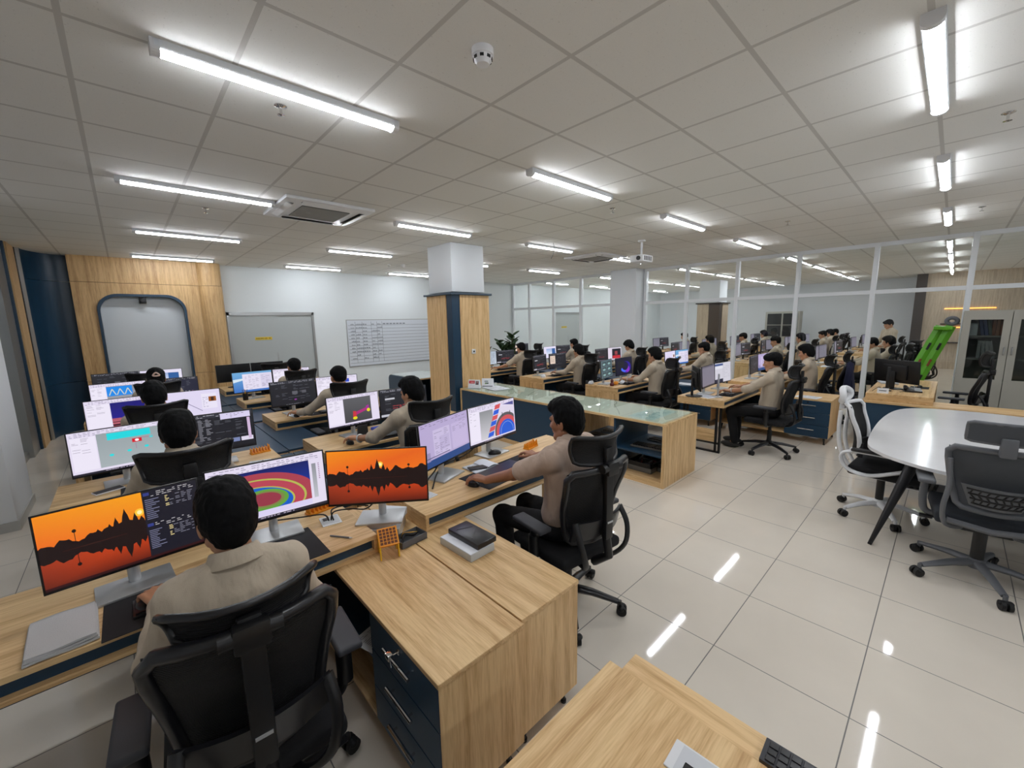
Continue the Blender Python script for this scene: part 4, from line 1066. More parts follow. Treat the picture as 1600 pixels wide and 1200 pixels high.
    if hair == 'short':
        h.ell(hp(0, .05, .1), (.064, .045, .034), HR)
        for q in (-1, 1): h.ell(hp(q*.066, -.02, .04), (.02, .058, .056), HR)
    elif hair == 'bowl':
        h.ell(hp(0, .05, .084), (.068, .046, .04), HR); h.ell(hp(0, -.012, .062), (.086, .102, .05), HR)
    elif hair == 'full':
        h.ell(hp(0, .056, .098), (.07, .05, .04), HR); h.ell(hp(0, -.058, -.01), (.074, .056, .085), HR); h.ell(hp(0, .0, .11), (.075, .085, .05), HR)
        for q in (-1, 1): h.ell(hp(q*.07, -.012, .03), (.021, .05, .066), HR)
    elif hair == 'tied':
        h.ell(hp(0, .045, .1), (.066, .05, .035), HR); h.ell(hp(0, -.075, -.05), (.06, .045, .12), HR); h.ell(hp(0, -.1, .04), (.045, .035, .04), HR)
        for q in (-1, 1): h.ell(hp(q*.066, -.015, .02), (.02, .056, .07), HR)
    blob('hair', h, vox*.9, HAIR, r, 1, .0045, 46., stretch=(1, 1, .6))
    if hair == 'tied':
        c = MB(); c.tube(cr([hp(-.03, -.13, .03), hp(0, -.142, .06), hp(.03, -.13, .03), hp(0, -.138, .02)], 4), .009, 8, True); c.build('hair_clip', mat('pink_beige_clip', (226, 196, 180), .4), r)
    # shirt
    s = Skin(.05)
    s.ell(P+V((0, .0, .06)), (.155*wide, .13, .11)); s.ell(P.lerp(S, .3), (.155*wide, .12, .15), tw); s.ell(P.lerp(S, .55)+V((0, -.008, 0)), (.165*wide, .118, .16), tw); s.ell(P.lerp(S, .8)+V((0, -.004, -.01)), (.178*wide, .115, .15), tw)
    s.cap(sh[-1], .058, sh[1], .058)
    for q in (-1, 1):
        el, wr, t = arms[q]
        s.cap(S+tw@V((q*.04, -.015, .055)), .04, sh[q]+V((0, 0, .01)), .052)
        if sleeve == 'long':
            s.cap(sh[q], .06, el, .05, k=.03); s.cap(el, .05, wr.lerp(el, .08), .04, k=.02)
        elif sleeve == 'rolled':
            s.cap(sh[q], .06, el, .052, k=.03); s.cap(el, .053, wr.lerp(el, .78), .052, k=.02)
        else:
            e2 = sh[q].lerp(el, .78); s.cap(sh[q], .064, e2, .064, k=.03)
    so = blob('shirt', s, vox, shirt, r, 3, .008, 13., stretch=(1, 1, .5))
    c = MB(); N_ = 26; tilt = M.Rotation(R(-16), 3, 'X')
    def ring(rx, ry, z): return [S+V((0, .0, .05))+tilt@V((rx*math.cos(2*PI*i/N_), -.002+ry*math.sin(2*PI*i/N_), z+(.01 if math.sin(2*PI*i/N_) < -.2 else 0))) for i in range(N_)]
    rs = [[c.bm.verts.new(p) for p in ring(*q_)] for q_ in ((.094, .09, -.006), (.092, .088, .004), (.074, .07, .044), (.067, .063, .046), (.07, .066, .0))]
    for A_, B_ in zip(rs, rs[1:]):
        for i in range(N_): c.bm.faces.new((A_[i], A_[(i+1) % N_], B_[(i+1) % N_], B_[i]))
    c.build('collar', shirt, r, smooth=50)
    # trousers and shoes
    t = Skin(.025); t.ell(P+V((0, 0, -.01)), (.165*wide, .14, .1))
    for q in (-1, 1):
        hip, kn, an = legs[q]; t.cap(hip, .088, kn, .066); t.cap(kn, .066, an, .05)
    blob('trousers', t, vox, TROUS, r, 2, .004, 14.)
    for q in (-1, 1):
        an = legs[q][2]; z = MB(); z.ell((an.x, an.y+.055, .045), (.045, .13, .045), None, 14, 10)
        for v in z.bm.verts: v.co.z = max(v.co.z, .004)
        z.build('shoe', SHOE, r, smooth=60)
    if watch:
        el, wr, tt = arms[watch]; d = (wr-el).normalized(); c0 = wr-d*.02
        u = d.orthogonal().normalized(); w2 = d.cross(u)
        MB().tube([c0+(u*math.cos(a)+w2*math.sin(a))*.034 for a in [2*PI*i/16 for i in range(16)]], .007, 6, True, up=d).build('wrist_watch', SILV if sleeve != 'dark' else BLK, r)
    return r, so, S
# ================================================================ the workstations
y0 = lambda k: 1.95+1.6*k
ROW = ['first', 'second', 'third', 'fourth', 'fifth']
CN = {'A': 'alcove-side column', 'B': 'counter-side column', 'C': 'column behind the counter', 'D': 'column along the glass'}
DX = {'A': (-.66, .84), 'B': (1.13, 2.84), 'C': (5.6, 7.14), 'D': (7.5, 9.0)}
SPX = {'A': .19, 'B': 1.85, 'C': 6.27, 'D': 8.15}
chair0 = mesh_chair()
used = [False]
near = mesh_chair('office_chair', 'black mesh office chair filling the lower corner, around the beige-shirted back', (1.0, 1.1), bw=.228, hw=.158); place(near, (.178, 1.54, 0), R(-4)); near['group'] = 'black mesh office chairs'
def chair(label, x, y, rz=0., group='black mesh office chairs'):
    if not used[0]:
        used[0] = True; place(chair0, (x, y, 0), rz); chair0['label'] = label; chair0['group'] = group; return chair0
    return dup(chair0, (x, y, 0), rz, label, group)
kb0 = mouse0 = None

# --- desks and cabinets
for c in 'ABCD':
    for k in range(5):
        xa, xb = DX[c]
        if c == 'A' and k > 0: xa = -.46
        ls = {'A': 'panel', 'B': 'none', 'C': 'frame' if k == 0 else 'panel', 'D': 'none'}[c]; rs = {'A': 'none', 'B': 'panel', 'C': 'none', 'D': 'panel'}[c]
        desk('oak desk with navy recess, %s row of the %s' % (ROW[k], CN[c]), xa, xb, y0(k), lsup=ls, rsup=rs, modesty=not (c == 'C' and k == 0), mod={'A': (xa+.06, .6), 'B': (1.42, xb-.06), 'C': (xa+.06, 7.03), 'D': (7.88, xb-.06)}[c])
for k in range(5):
    e = 1.05+1.6*k; f = y0(k)+.6
    top = WY if k == 0 else NAVY
    tn = 'oak' if k == 0 else 'navy'
    cabinet('low %s-topped drawer cabinet facing the alcove-side desks, %s row' % (tn, ROW[k]), .62, 1.022, e, f, top, -1, keys=(k == 0))
    cabinet('low %s-topped drawer cabinet facing the counter-side desks, %s row' % (tn, ROW[k]), 1.03, 1.4, e+.02, f, top, 1)
    if k == 4: continue
    cabinet('low %s-topped drawer cabinet behind the counter, %s row' % (tn, ROW[k]), 7.05, 7.47 if k else 7.72, e, f-.01, top, -1)
    if k: cabinet('low %s-topped drawer cabinet facing the glass-wall desks, %s row' % (tn, ROW[k]), 7.48, 7.86, e+.02, f-.01, top, 1)

# --- monitors
MG = 'monitors on the desks'
def mon2(c, k, fns, cx, names, zs=.85, style='silver', ang=(4, -4), dy=.37, ws=.53):
    for i, fn in enumerate(fns):
        if fn is None: continue
        monitor('%s, %s row, %s' % (names[i], ROW[k], CN[c]), cx+(i-.5)*(ws+.006), y0(k)+dy, R(ang[i]), fn if fn != 'off' else None, style=style, group=MG, w=ws, zb=zs)
monitor('monitor with an orange temple sunset and dark file lists beside it', -.085, 2.255, R(4), scr_sunset_files, w=.5, group=MG, zb=.85)
monitor('monitor showing red, green and blue ring drawing behind a dark head', .455, 2.31, R(-5), scr_rings, w=.53, group=MG, zb=.85)
monitor('monitor turned aside showing a full-screen orange temple sunset', .925, 2.085, R(-37), scr_sunset, w=.54, group=MG, zb=.85)
monitor('monitor with a lilac dialog window, on the first desk beside the counter', 1.565, 2.36, R(19), scr_lilac, w=.56, h=.32, group=MG, zb=.865)
monitor('monitor with a blue and red ring part, on the first desk beside the counter', 2.115, 2.495, R(8), scr_ring_part, w=.57, h=.32, group=MG, zb=.865)
mon2('A', 1, (scr_assembly, scr_dark_list), .17, ('monitor with cyan and red blocks', 'dark monitor with text lists'))
mon2('A', 2, (scr_layers, scr_plot), .17, ('monitor with violet and pink layers', 'pale monitor with a line plot'))
mon2('A', 3, (scr_wave, scr_dark_icons), .14, ('monitor with a blue wave panel', 'dark monitor with icons'))
mon2('A', 4, (scr_dark_panels, scr_slide), .1, ('dark monitor', 'monitor with a white and blue slide'))
mon2('B', 1, (scr_clamp, scr_dark), 1.82, ('monitor with a magenta clamp model', 'dark monitor with red marks'))
mon2('B', 2, (scr_dark_panels, scr_blue_window), 1.72, ('dark monitor with grey blocks', 'white monitor with a blue bar'))
mon2('B', 3, (scr_desktop, scr_clamp), 1.6, ('monitor with a sky wallpaper and a document', 'monitor with a grey model view'))
mon2('B', 4, ('off', 'off'), 1.62, ('black switched-off monitor by the pilaster', 'black switched-off monitor by the sliding door'), style='black')
mon2('C', 0, (scr_grey, scr_blue_head), 6.28, ('grey-lilac monitor', 'white monitor with a blue header'))
monitor('black monitor seen edge-on at the open end of the first desk behind the counter', 5.72, 2.36, R(34), scr_grey, style='black', group=MG, w=.5, zb=.85)
mon2('C', 1, (scr_tiles, scr_bloom), 6.12, ('monitor with a grid of tiles', 'monitor with a blue and violet bloom'), ang=(14, 0))
mon2('C', 2, (scr_dark, scr_doc), 6.2, ('dark tilted monitor', 'monitor with a pale document'), ang=(14, 0))
mon2('C', 3, (scr_sheet, scr_dark), 6.2, ('monitor with a grey drawing sheet', 'dark monitor'))
mon2('C', 4, (scr_dark, 'off'), 6.2, ('dim monitor by the plant', 'unlit monitor by the plant'), style='black')
mon2('D', 0, (scr_dark_panels, scr_lilac), 8.25, ('dark monitor', 'lilac monitor'))
mon2('D', 1, (scr_plot, scr_desktop), 8.4, ('pale monitor', 'monitor with a blue picture'))
mon2('D', 2, (scr_dark, scr_red), 8.3, ('dark monitor', 'monitor with a red and black picture'))
mon2('D', 3, (scr_slide, scr_dark), 8.3, ('monitor with a blue slide', 'dark monitor'))
mon2('D', 4, (scr_dark, scr_doc), 8.3, ('dark monitor', 'monitor with a yellow document'))

# --- people at the desks, and their chairs
OC = 'black mesh office chair'
def seat(c, k, lab, dx=0., dyy=-.40, rz=0., chair_rz=None, chair_dy=-.02, **kw):
    x, y = SPX[c]+dx, y0(k)+dyy
    if (c, k) != ('A', 0): chair('%s of the worker, %s row of the %s' % (OC, ROW[k], CN[c]), x, y+chair_dy, rz if chair_rz is None else chair_rz)
    kw.setdefault('vox', .009)
    return person(lab, x, y, rz, **kw)
pA, shA, SA = seat('A', 0, 'person in a beige shirt seen from behind, hands on two black mice', .0, -.41, vox=.0052, lean=.09, tl=.40, neck=.185, wide=.95, head=(3, -14), hl=(-.225, .5, .798), hr=(.255, .49, .798), sleeve='long', hair='full', poles=((-.35, -.15, -.9), (.35, -.15, -.9)))
pB, shB, SB = seat('B', 0, 'person in a short-sleeved beige shirt working at two bright monitors', .06, -.38, R(4), R(-6), vox=.0055, lean=-.03, head=(6, -8), hl=(-.3, .52, .8), hr=(.27, .6, .8), sleeve='short', hair='full', shirt=SHIRTP, skin=SKIND, wide=1.12, poles=((-.9, -.3, -.5), (.8, -.4, -.6)))
seat('A', 1, 'dark-haired person behind a black chair at the cyan and red screen', -.02, -.47, hair='full', tl=.45, chair_dy=-.12)
seat('A', 2, 'dark-haired person sitting low at the violet layered screen', -.06, lean=.0, hair='full')
seat('A', 3, 'person with tied hair and a pale clip at the blue wave screen', .03, -.3, hair='tied')
seat('B', 1, 'person with a steel watch and beige sleeves at the magenta clamp screen', -.06, -.4, hair='full', head=(20, -14), hl=(-.42, .5, .802), watch=-1, sleeve='rolled')
seat('B', 2, 'person with a round black hairstyle at the white and blue screen', -.1, -.4, hair='bowl', hl=(-.42, .5, .802))
seat('B', 3, 'person almost hidden behind a chair at the sky wallpaper screen', -.1, -.3, hair='bowl')
seat('C', 0, 'young person in profile with short dark hair and beige rolled sleeves, nearest behind the counter', -.02, -.36, vox=.0065, hair='bowl', head=(4, -10), lean=-.02, sleeve='rolled', watch=-1)
seat('C', 1, 'person in profile at the blue and violet bloom screen', .05, -.3, hair='full', head=(0, -8), sleeve='rolled', watch=-1)
seat('C', 2, 'person in profile at the pale document screen behind the counter', .06, -.33, hair='full')
seat('C', 3, 'person in profile reaching a bare arm along the desk by the pillar', .06, -.35, hair='short', sleeve='short', hl=(-.45, .5, .802))
seat('D', 0, 'person in a beige shirt leaning back at the first desk along the glass wall', .0, -.4, hair='full', sleeve='rolled')
seat('D', 1, 'person in profile with long beige sleeves at the second desk along the glass wall', .05, -.33, hair='bowl')
seat('D', 2, 'person bowed forward at the third desk along the glass wall, only the hair seen', .05, -.3, hair='full', head=(0, -30))
seat('D', 3, 'person turned to the glass at the fourth desk along the glass wall', .1, -.3, hair='short')
for c in 'CD': chair('empty black mesh office chair at the %s' % ('desk nearest the potted plant' if c == 'C' else 'last desk along the glass wall'), SPX[c]+.05, y0(4)-.4, R(10))
chair('empty black mesh office chair at the last alcove-side desk', .15, y0(4)-.4); chair('empty black mesh office chair at the desk with two switched-off monitors', 1.78, y0(4)-.42)

# collar seam and yoke seam on the nearest shirt
def seam(shirt, root, pts, name='yoke_seam'):
    bv = BVHTree.FromPolygons([v.co for v in shirt.data.vertices], [p.vertices for p in shirt.data.polygons]); q = []
    for p in pts:
        hit = bv.find_nearest(V(p))
        q.append(hit[0]+hit[1]*.0006)
    MB().tube(q, .0026, 5).build(name, mat('seam_thread', (118, 102, 84), .9), root)
seam(shA, pA, [SA+V((x, -.15, -.035-.02*abs(x))) for x in [-.19+.38*i/30 for i in range(31)]])
seam(shA, pA, [SA+V((x, -.15, -.043-.02*abs(x))) for x in [-.19+.38*i/30 for i in range(31)]])

# --- things on the first alcove-side desk
mat_pad('black desk pad under the keyboard at the nearest desk', -.0, 2.06, .37, .27)
mat_pad('black desk pad with rounded corner under the mouse beside the ring drawing', .45, 2.12, .31, .34)
keyboard('black keyboard mostly hidden by the arm of the beige-shirted person', .12, 2.06)
mouse('black mouse in the hand near the folded cloth', -.065, 2.06); mouse('black mouse in the hand next to the ballpoint pen', .445, 2.06)
cl = thing('folded_cloth', 'folded off-white cloth lying on the nearest desk edge', 'cloth', (-.285, 2.085, .75), R(3))
b = MB()
for i in range(3): b.sheet(lambda u, v, i=i: V(((u-.5)*(.18-.006*i), (v-.5)*(.26-.006*i), .004+.008*i+.002*math.sin(7*u+3*v+i))), 10, 10, (0, 0, .007))
b.build('cloth', mat('off_white_cloth', (196, 196, 196), .95, bump=.4, bscale=260), cl, smooth=60)
pn = thing('pen', 'grey ballpoint pen on the desk below the cable grommet', 'pen', (.69, 2.05, .756), R(-55))
MB().cyl((-.06, 0, 0), (.05, 0, 0), .0045, n=8).build('barrel', GREYP, pn); MB().cyl((.05, 0, 0), (.068, 0, 0), .0045, .0012, 8).build('tip', SILV, pn)
def grommet(lab, x, y, w, d, rz, z=.75):
    g = thing('cable_grommet', lab, 'cable grommet', (x, y, z), rz)
    f = MB(); f.box(-w/2, w/2, -d/2, d/2, 0, .004, .0015, 1); f.build('plate', WHP, g); l = MB(); l.box(-w*.42, w*.42, -d*.38, d*.38, .004, .0055); l.build('flap', mat('flap_white', (206, 208, 212), .35), g, smooth=0)
    MB().box(-w*.36, -w*.05, d*.0, d*.28, .0052, .0064, .002).build('cable_slot', BLK, g); return g
grommet('white square cable grommet with black plugs on the nearest desk', .72, 2.28, .1, .12, R(-8))
for i in range(3): cable('black cable running from the grommet to the turned monitor' if i == 0 else ('black cable from the grommet to the ring drawing monitor' if i == 1 else 'black cable curling beside the grommet'), [[(.72, 2.27, .757), (.74, 2.27, .8), (.83, 2.26, .79), (.9, 2.22, .78), (.93, 2.14, .85)], [(.71, 2.27, .757), (.69, 2.3, .79), (.6, 2.4, .77), (.46, 2.4, .8)], [(.73, 2.26, .757), (.75, 2.33, .79), (.86, 2.36, .77), (.95, 2.3, .756)]][i], .0042)
cable('thin black mouse cable at the keyboard pad', [(-.06, 2.12, .757), (.0, 2.2, .756), (.16, 2.24, .756), (.2, 2.34, .757)], .0022)
amber_rack('amber printed rack behind the ring drawing monitor', .72, 2.45, R(10))
# amber perforated stand
ms = thing('perforated_stand', 'amber printed stand with a grid of square holes, on four short legs', 'stand', (.872, 1.895, .65), R(-18))
pt = MB(); q = M.Translation((0, 0, .095)) @ M.Rotation(R(38), 4, 'X'); t2 = MB(); t2.box(-.05, .05, -.05, .05, -.006, .006, .002); pt._add(t2.bm, q); pt.build('top_plate', ORANGE, ms)
hl_ = MB()
for i in range(5):
    for j in range(5):
        t2 = MB(); t2.box(-.042+i*.0175, -.028+i*.0175, -.042+j*.0175, -.028+j*.0175, .0055, .0068); hl_._add(t2.bm, q)
hl_.build('hole_grid', AMBD, ms, smooth=0)
for sx in (-1, 1):
    MB().prism([(-.05, 0), (-.03, 0), (.0, .05), (.03, 0), (.05, 0), (.045, .12), (-.045, .06)], sx*.045-.003, sx*.045+.003, 'x').build('leg', mat('amber_leg', (240, 190, 30), .45), ms, smooth=0)
# book and magazine and tray under the turned monitor (the cabinet top)
bk = thing('book', 'thick white paperback book under the foot of the turned monitor', 'book', (.99, 2.125, .65), R(-38))
MB().box(-.075, .075, -.105, .105, .002, .056).build('pages', mat('page_edges', (206, 196, 178), .8), bk, smooth=0); MB().box(-.077, .077, -.107, .107, .056, .059).box(-.077, .077, -.107, .107, 0, .002).box(-.079, -.077, -.107, .107, 0, .059).build('cover', PAPER, bk, smooth=0)
bk = thing('magazine', 'white magazine with red print lying on the thick paperback', 'magazine', (.985, 2.13, .7092), R(-52))
MB().box(-.075, .075, -.105, .105, 0, .04).build('pages', PAPER, bk, smooth=0)
a = ART(.14, .2); a.rect(.3, .6, .62, .75, (206, 150, 130)); a.rect(.1, .2, .3, .5, (150, 160, 170)); a.dashes(random.Random(2), .4, .2, .9, .5, 4, (170, 172, 180), .8, .3, 3); a.rect(.1, .04, .5, .14, (60, 90, 150)); s = a.build('cover_print', PRINT, bk, 'xy'); s.location = (0, 0, .0402)
tr = thing('tray', 'grey desk tray of cables and small tools beside the amber stand', 'tray', (1.015, 1.935, .65), R(5))
t2 = MB(); t2.box(-.08, .08, -.05, .05, 0, .004); t2.box(-.08, .08, -.05, -.046, 0, .035); t2.box(-.08, .08, .046, .05, 0, .035); t2.box(-.08, -.076, -.05, .05, 0, .035); t2.box(.076, .08, -.05, .05, 0, .035); t2.build('tray_shell', GREYP, tr)
for i in range(4): tag(MB().tube(cr([(.95+.01*i, 1.9+.014*i, .668), (.99, 1.945+.005*i, .688), (1.03, 1.92+.01*i, .684), (1.07, 1.95, .672)], 5, False), .006, 6).build('cable', RUBB if i < 3 else YEL, smooth=60), 'coiled dark cable lying in the grey desk tray' if i < 3 else 'yellow cable tie lying in the grey desk tray', 'cable', 'cables in the desk tray')
# phone box and clear box on the counter-side cabinet
cb = thing('document_box', 'clear plastic box of white papers on the oak cabinet top', 'box', (1.2, 1.66, .65), R(2))
MB().box(-.08, .08, -.13, .13, 0, .04, .003).build('box_shell', mat('clear_box', (190, 196, 198), .15), cb); box('label_sheet', PAPER, cb, -.078, .078, -.128, .128, .04, .0412)
lt = thing('tablet_case', 'closed black folding case lying on the clear box', 'case', (1.235, 1.66, .6912), R(2))
b = MB(); b.box(-.065, .065, -.125, .125, 0, .03, .006); b.build('shell', BLKS, lt); MB().xbox((0, -.02, .0305), (.11, .004, .002), (0, 0, .7)).xbox((.0, .06, .0305), (.09, .003, .002), (0, 0, -.4)).build('fold_line', BLK, lt)
# --- second workstation (beside the counter)
mat_pad('black desk pad under the full keyboard beside the counter', 1.93, 2.15, .66, .3, R(6))
keyboard('black full-size keyboard in front of the lilac dialog monitor', 1.87, 2.17, R(8))
mouse('black mouse under the bare hand at the desk corner', 1.585, 2.1, R(5)); mouse('black mouse in the far hand beside the open notebook', 2.17, 2.2)
nb = sheet_paper('open white notebook with pages lifted, under a dark phone', 1.84, 2.335, .22, .165, R(0), .752, 4, 'notebook')
MB().sheet(lambda u, v: V((.0+u*.115, (v-.5)*.165, .012+.012*math.sin(PI*u))), 8, 2, (0, 0, .002)).build('lifted_page', PAPER, nb)
ph = thing('phone', 'dark grey phone lying on the open notebook', 'phone', (1.8, 2.31, .7613), R(70)); MB().box(-.036, .036, -.075, .075, 0, .009, .004).build('body', mat('dark_phone', (44, 44, 48), .35), ph)
mouse('silver-grey mouse on the monitor stand base', 2.1, 2.47, R(60), .762)
amber_rack('amber printed fin rack on the desk beside the counter', 2.45, 2.4, R(12))
grommet('white cable grommet at the corner of the second desk', 1.28, 2.18, .1, .1, R(10))
for i in range(2): cable('black cable from the lilac monitor to the grommet' if i else 'black cable sagging between the two bright monitors', [[(1.29, 2.18, .758), (1.36, 2.3, .79), (1.5, 2.42, .8), (1.56, 2.42, .9)], [(1.36, 2.24, .756), (1.6, 2.5, .77), (1.9, 2.56, .8), (2.1, 2.56, .92)]][1-i], .005)
# --- near desk corner in front of the camera
desk('near oak desk corner with a white grommet, below the camera', -.5, 1.02, .03, .652, lsup='panel', rsup='none', mod=(-.44, .78))
cabinet('low oak cabinet top showing along the edge of the near desk', 0.8, 1.205, -.9, .665, WY, -1, group='near cabinet')
grommet('white rectangular cable grommet on the near desk corner', .89, .295, .085, .18, R(3))
kp = thing('keypad', 'dark grey keypad at the edge of the near desk', 'keypad', (1.155, .145, .65), R(2))
MB().box(-.04, .04, -.1, .1, 0, .012, .003).build('body', mat('keypad_grey', (52, 54, 60), .5), kp)
b = MB()
for i in range(3):
    for j in range(7): b.box(-.034+i*.023, -.015+i*.023, -.09+j*.026, -.068+j*.026, .012, .016, .001, 1)
b.build('key_caps', BLKS, kp, smooth=0)
# --- generic desk-top things for the other rows
for c, k in (('A', 1), ('A', 2), ('A', 3), ('B', 1), ('B', 2), ('B', 3), ('C', 0), ('C', 1), ('C', 2), ('C', 3), ('D', 0), ('D', 1), ('D', 2), ('D', 3)):
    x = SPX[c]; y = y0(k)
    where = 'at the %s row of the %s' % (ROW[k], CN[c])
    if kb0 is None:
        kb0 = keyboard('black keyboard ' + where, x+.02, y+.12, group='keyboards of the other rows'); mouse0 = mouse('black mouse ' + where, x-.22, y+.12, group='mice of the other rows')
    else:
        dup(kb0, (x+.02, y+.12, .752), 0, 'black keyboard ' + where); dup(mouse0, (x-(.46 if c == 'B' and k < 3 else .24), y+.12, .753), 0, 'black mouse ' + where)
    mat_pad('black desk pad ' + where, x, y+.13, .66, .22)
pw = sheet_paper('white clipboard paper with a pen, at the second alcove-side desk', .66, 3.66, .15, .2, R(-20), .752); MB().cyl((-.03, -.06, .008), (.02, .06, .008), .004, n=8).build('pen', GREYP, pw)
amber_rack('amber printed rack on the second alcove-side desk', .74, 4.0, R(5)); 
tp = thing('phone', 'black phone in a pale case at the end of the second alcove-side desk', 'phone', (-.2, 3.8, .75), R(-70)); MB().box(-.037, .037, -.076, .076, 0, .009, .003).build('case', PAPER, tp); MB().box(-.034, .034, -.072, .072, .009, .0098).build('screen', BLK, tp)
dp = thing('desk_phone', 'black upright stand on the desk in front of the magenta clamp monitor', 'stand', (1.55, 3.75, .75), R(-10)); MB().prism([(-.03, 0), (.05, 0), (.02, .13), (-.0, .13)], -.045, .045, 'x').build('body', BLK, dp)
bl = thing('blue_box', 'small blue box behind the magenta clamp monitor', 'box', (1.8, 3.98, .75), R(5)); MB().box(-.06, .06, -.03, .03, 0, .03, .003).build('body', mat('blue_card', (46, 72, 190), .5), bl)
sheet_paper('white papers under the monitor stand of the third counter-side desk', 1.45, y0(2)+.2, .24, .2, R(8), n=3)
pc = thing('pen_cup', 'black pen cup with yellow pencils at the fourth counter-side desk', 'pen cup', (1.2, y0(3)+.3, .75)); MB().lathe([(.035, 0), (.035, .1), (.031, .1), (.031, .01)], n=16).build('cup', BLK, pc)
for i in range(4): MB().cyl((.012*math.cos(i*1.6), .012*math.sin(i*1.6), .02), (.03*math.cos(i*1.6), .03*math.sin(i*1.6), .16), .004, n=6).build('pencil', YEL if i % 2 else GREYP, pc)
bt = thing('water_bottle', 'clear bottle with a red cap standing below the alcove whiteboard', 'bottle', (.43, y0(4)+.56, .75)); MB().lathe([(.034, 0), (.036, .02), (.034, .16), (.014, .2), (.013, .225)], n=18).build('bottle_body', mat('clear_plastic', (190, 190, 192), .2), bt); MB().lathe([(.018, .222), (.018, .25)], n=14).build('cap', mat('red_cap', (176, 30, 44), .4), bt)
# C row extras
sheet_paper('white papers at the open end of the first desk behind the counter', 5.78, 2.27, .3, .2, R(70), n=3)
hs = thing('tablet_stand', 'upright silver stand plate at the open end of the first desk behind the counter', 'stand', (5.83, 2.12, .75), R(40)); MB().box(-.06, .06, -.05, .05, 0, .01, .003).build('foot', SILV, hs); MB().box(-.02, .02, -.012, .0, .01, .32, .003).build('upright', SILV, hs)
sheet_paper('papers and a leaflet on the low drawer cabinet behind the counter', 7.2, 1.35, .28, .2, R(80), .65, 3)
for i in range(2): sheet_paper(('white papers on the navy cabinet behind the counter, lower heap', 'white papers on the navy cabinet behind the counter, upper heap')[i], 7.25, 2.9+.3*i, .3, .21, R(85), .65, 6)
am = thing('crumpled_wrapper', 'orange crumpled wrapper on the second desk behind the counter', 'wrapper', (5.88, 3.76, .75)); bmx = MB(); bmx.ell((0, 0, .025), (.05, .04, .03), n=12, m=8)
for v in bmx.bm.verts: v.co += V((noise.noise(v.co*60), noise.noise(v.co*60+V((5, 0, 0))), noise.noise(v.co*60+V((0, 9, 0)))))*.012; v.co.z = max(v.co.z, 0)
bmx.build('wrapper', ORANGE, am, smooth=20)
for i, (tx, ty) in enumerate(((5.66, 4.1), (6.02, 3.72), (5.75, 5.28), (7.35, 3.6))):
    tq = thing('paper_tissue', 'crumpled white tissue %s' % ('on the end of the second desk behind the counter', 'beside the tiled monitor', 'on the third desk behind the counter', 'on the navy cabinet by the second desk')[i], 'tissue', (tx, ty, .75 if i < 3 else .65)); bmx = MB(); bmx.ell((0, 0, .025), (.05, .045, .035), n=12, m=8)
    for v in bmx.bm.verts: v.co += V((noise.noise(v.co*50), noise.noise(v.co*50+V((5, 0, 0))), noise.noise(v.co*50+V((0, 9, i)))))*.02; v.co.z = max(v.co.z, 0)
    bmx.build('tissue', PAPER, tq, smooth=20)
mg = thing('mug', 'white mug at the second desk behind the counter', 'mug', (6.62, 3.95, .75)); MB().lathe([(.036, 0), (.04, .09), (.035, .09), (.033, .01)], n=18).build('mug_body', WHP, mg); MB().tube(cr([(.038, 0, .07), (.065, 0, .06), (.06, 0, .03), (.037, 0, .02)], 4, False), .006, 6).build('handle', WHP, mg)
rf = thing('toy_figure', 'small dark red figure on the second desk behind the counter', 'ornament', (5.74, 3.74, .75)); MB().lathe([(.03, 0), (.035, .03), (.02, .06), (.028, .085), (.012, .11)], n=14).build('figure', mat('dark_red', (90, 20, 28), .5), rf)

sheet_paper('curled white paper sticking out of the open shelf beside the nearest drawers', .72, 1.72, .2, .15, R(20), .38, 2)
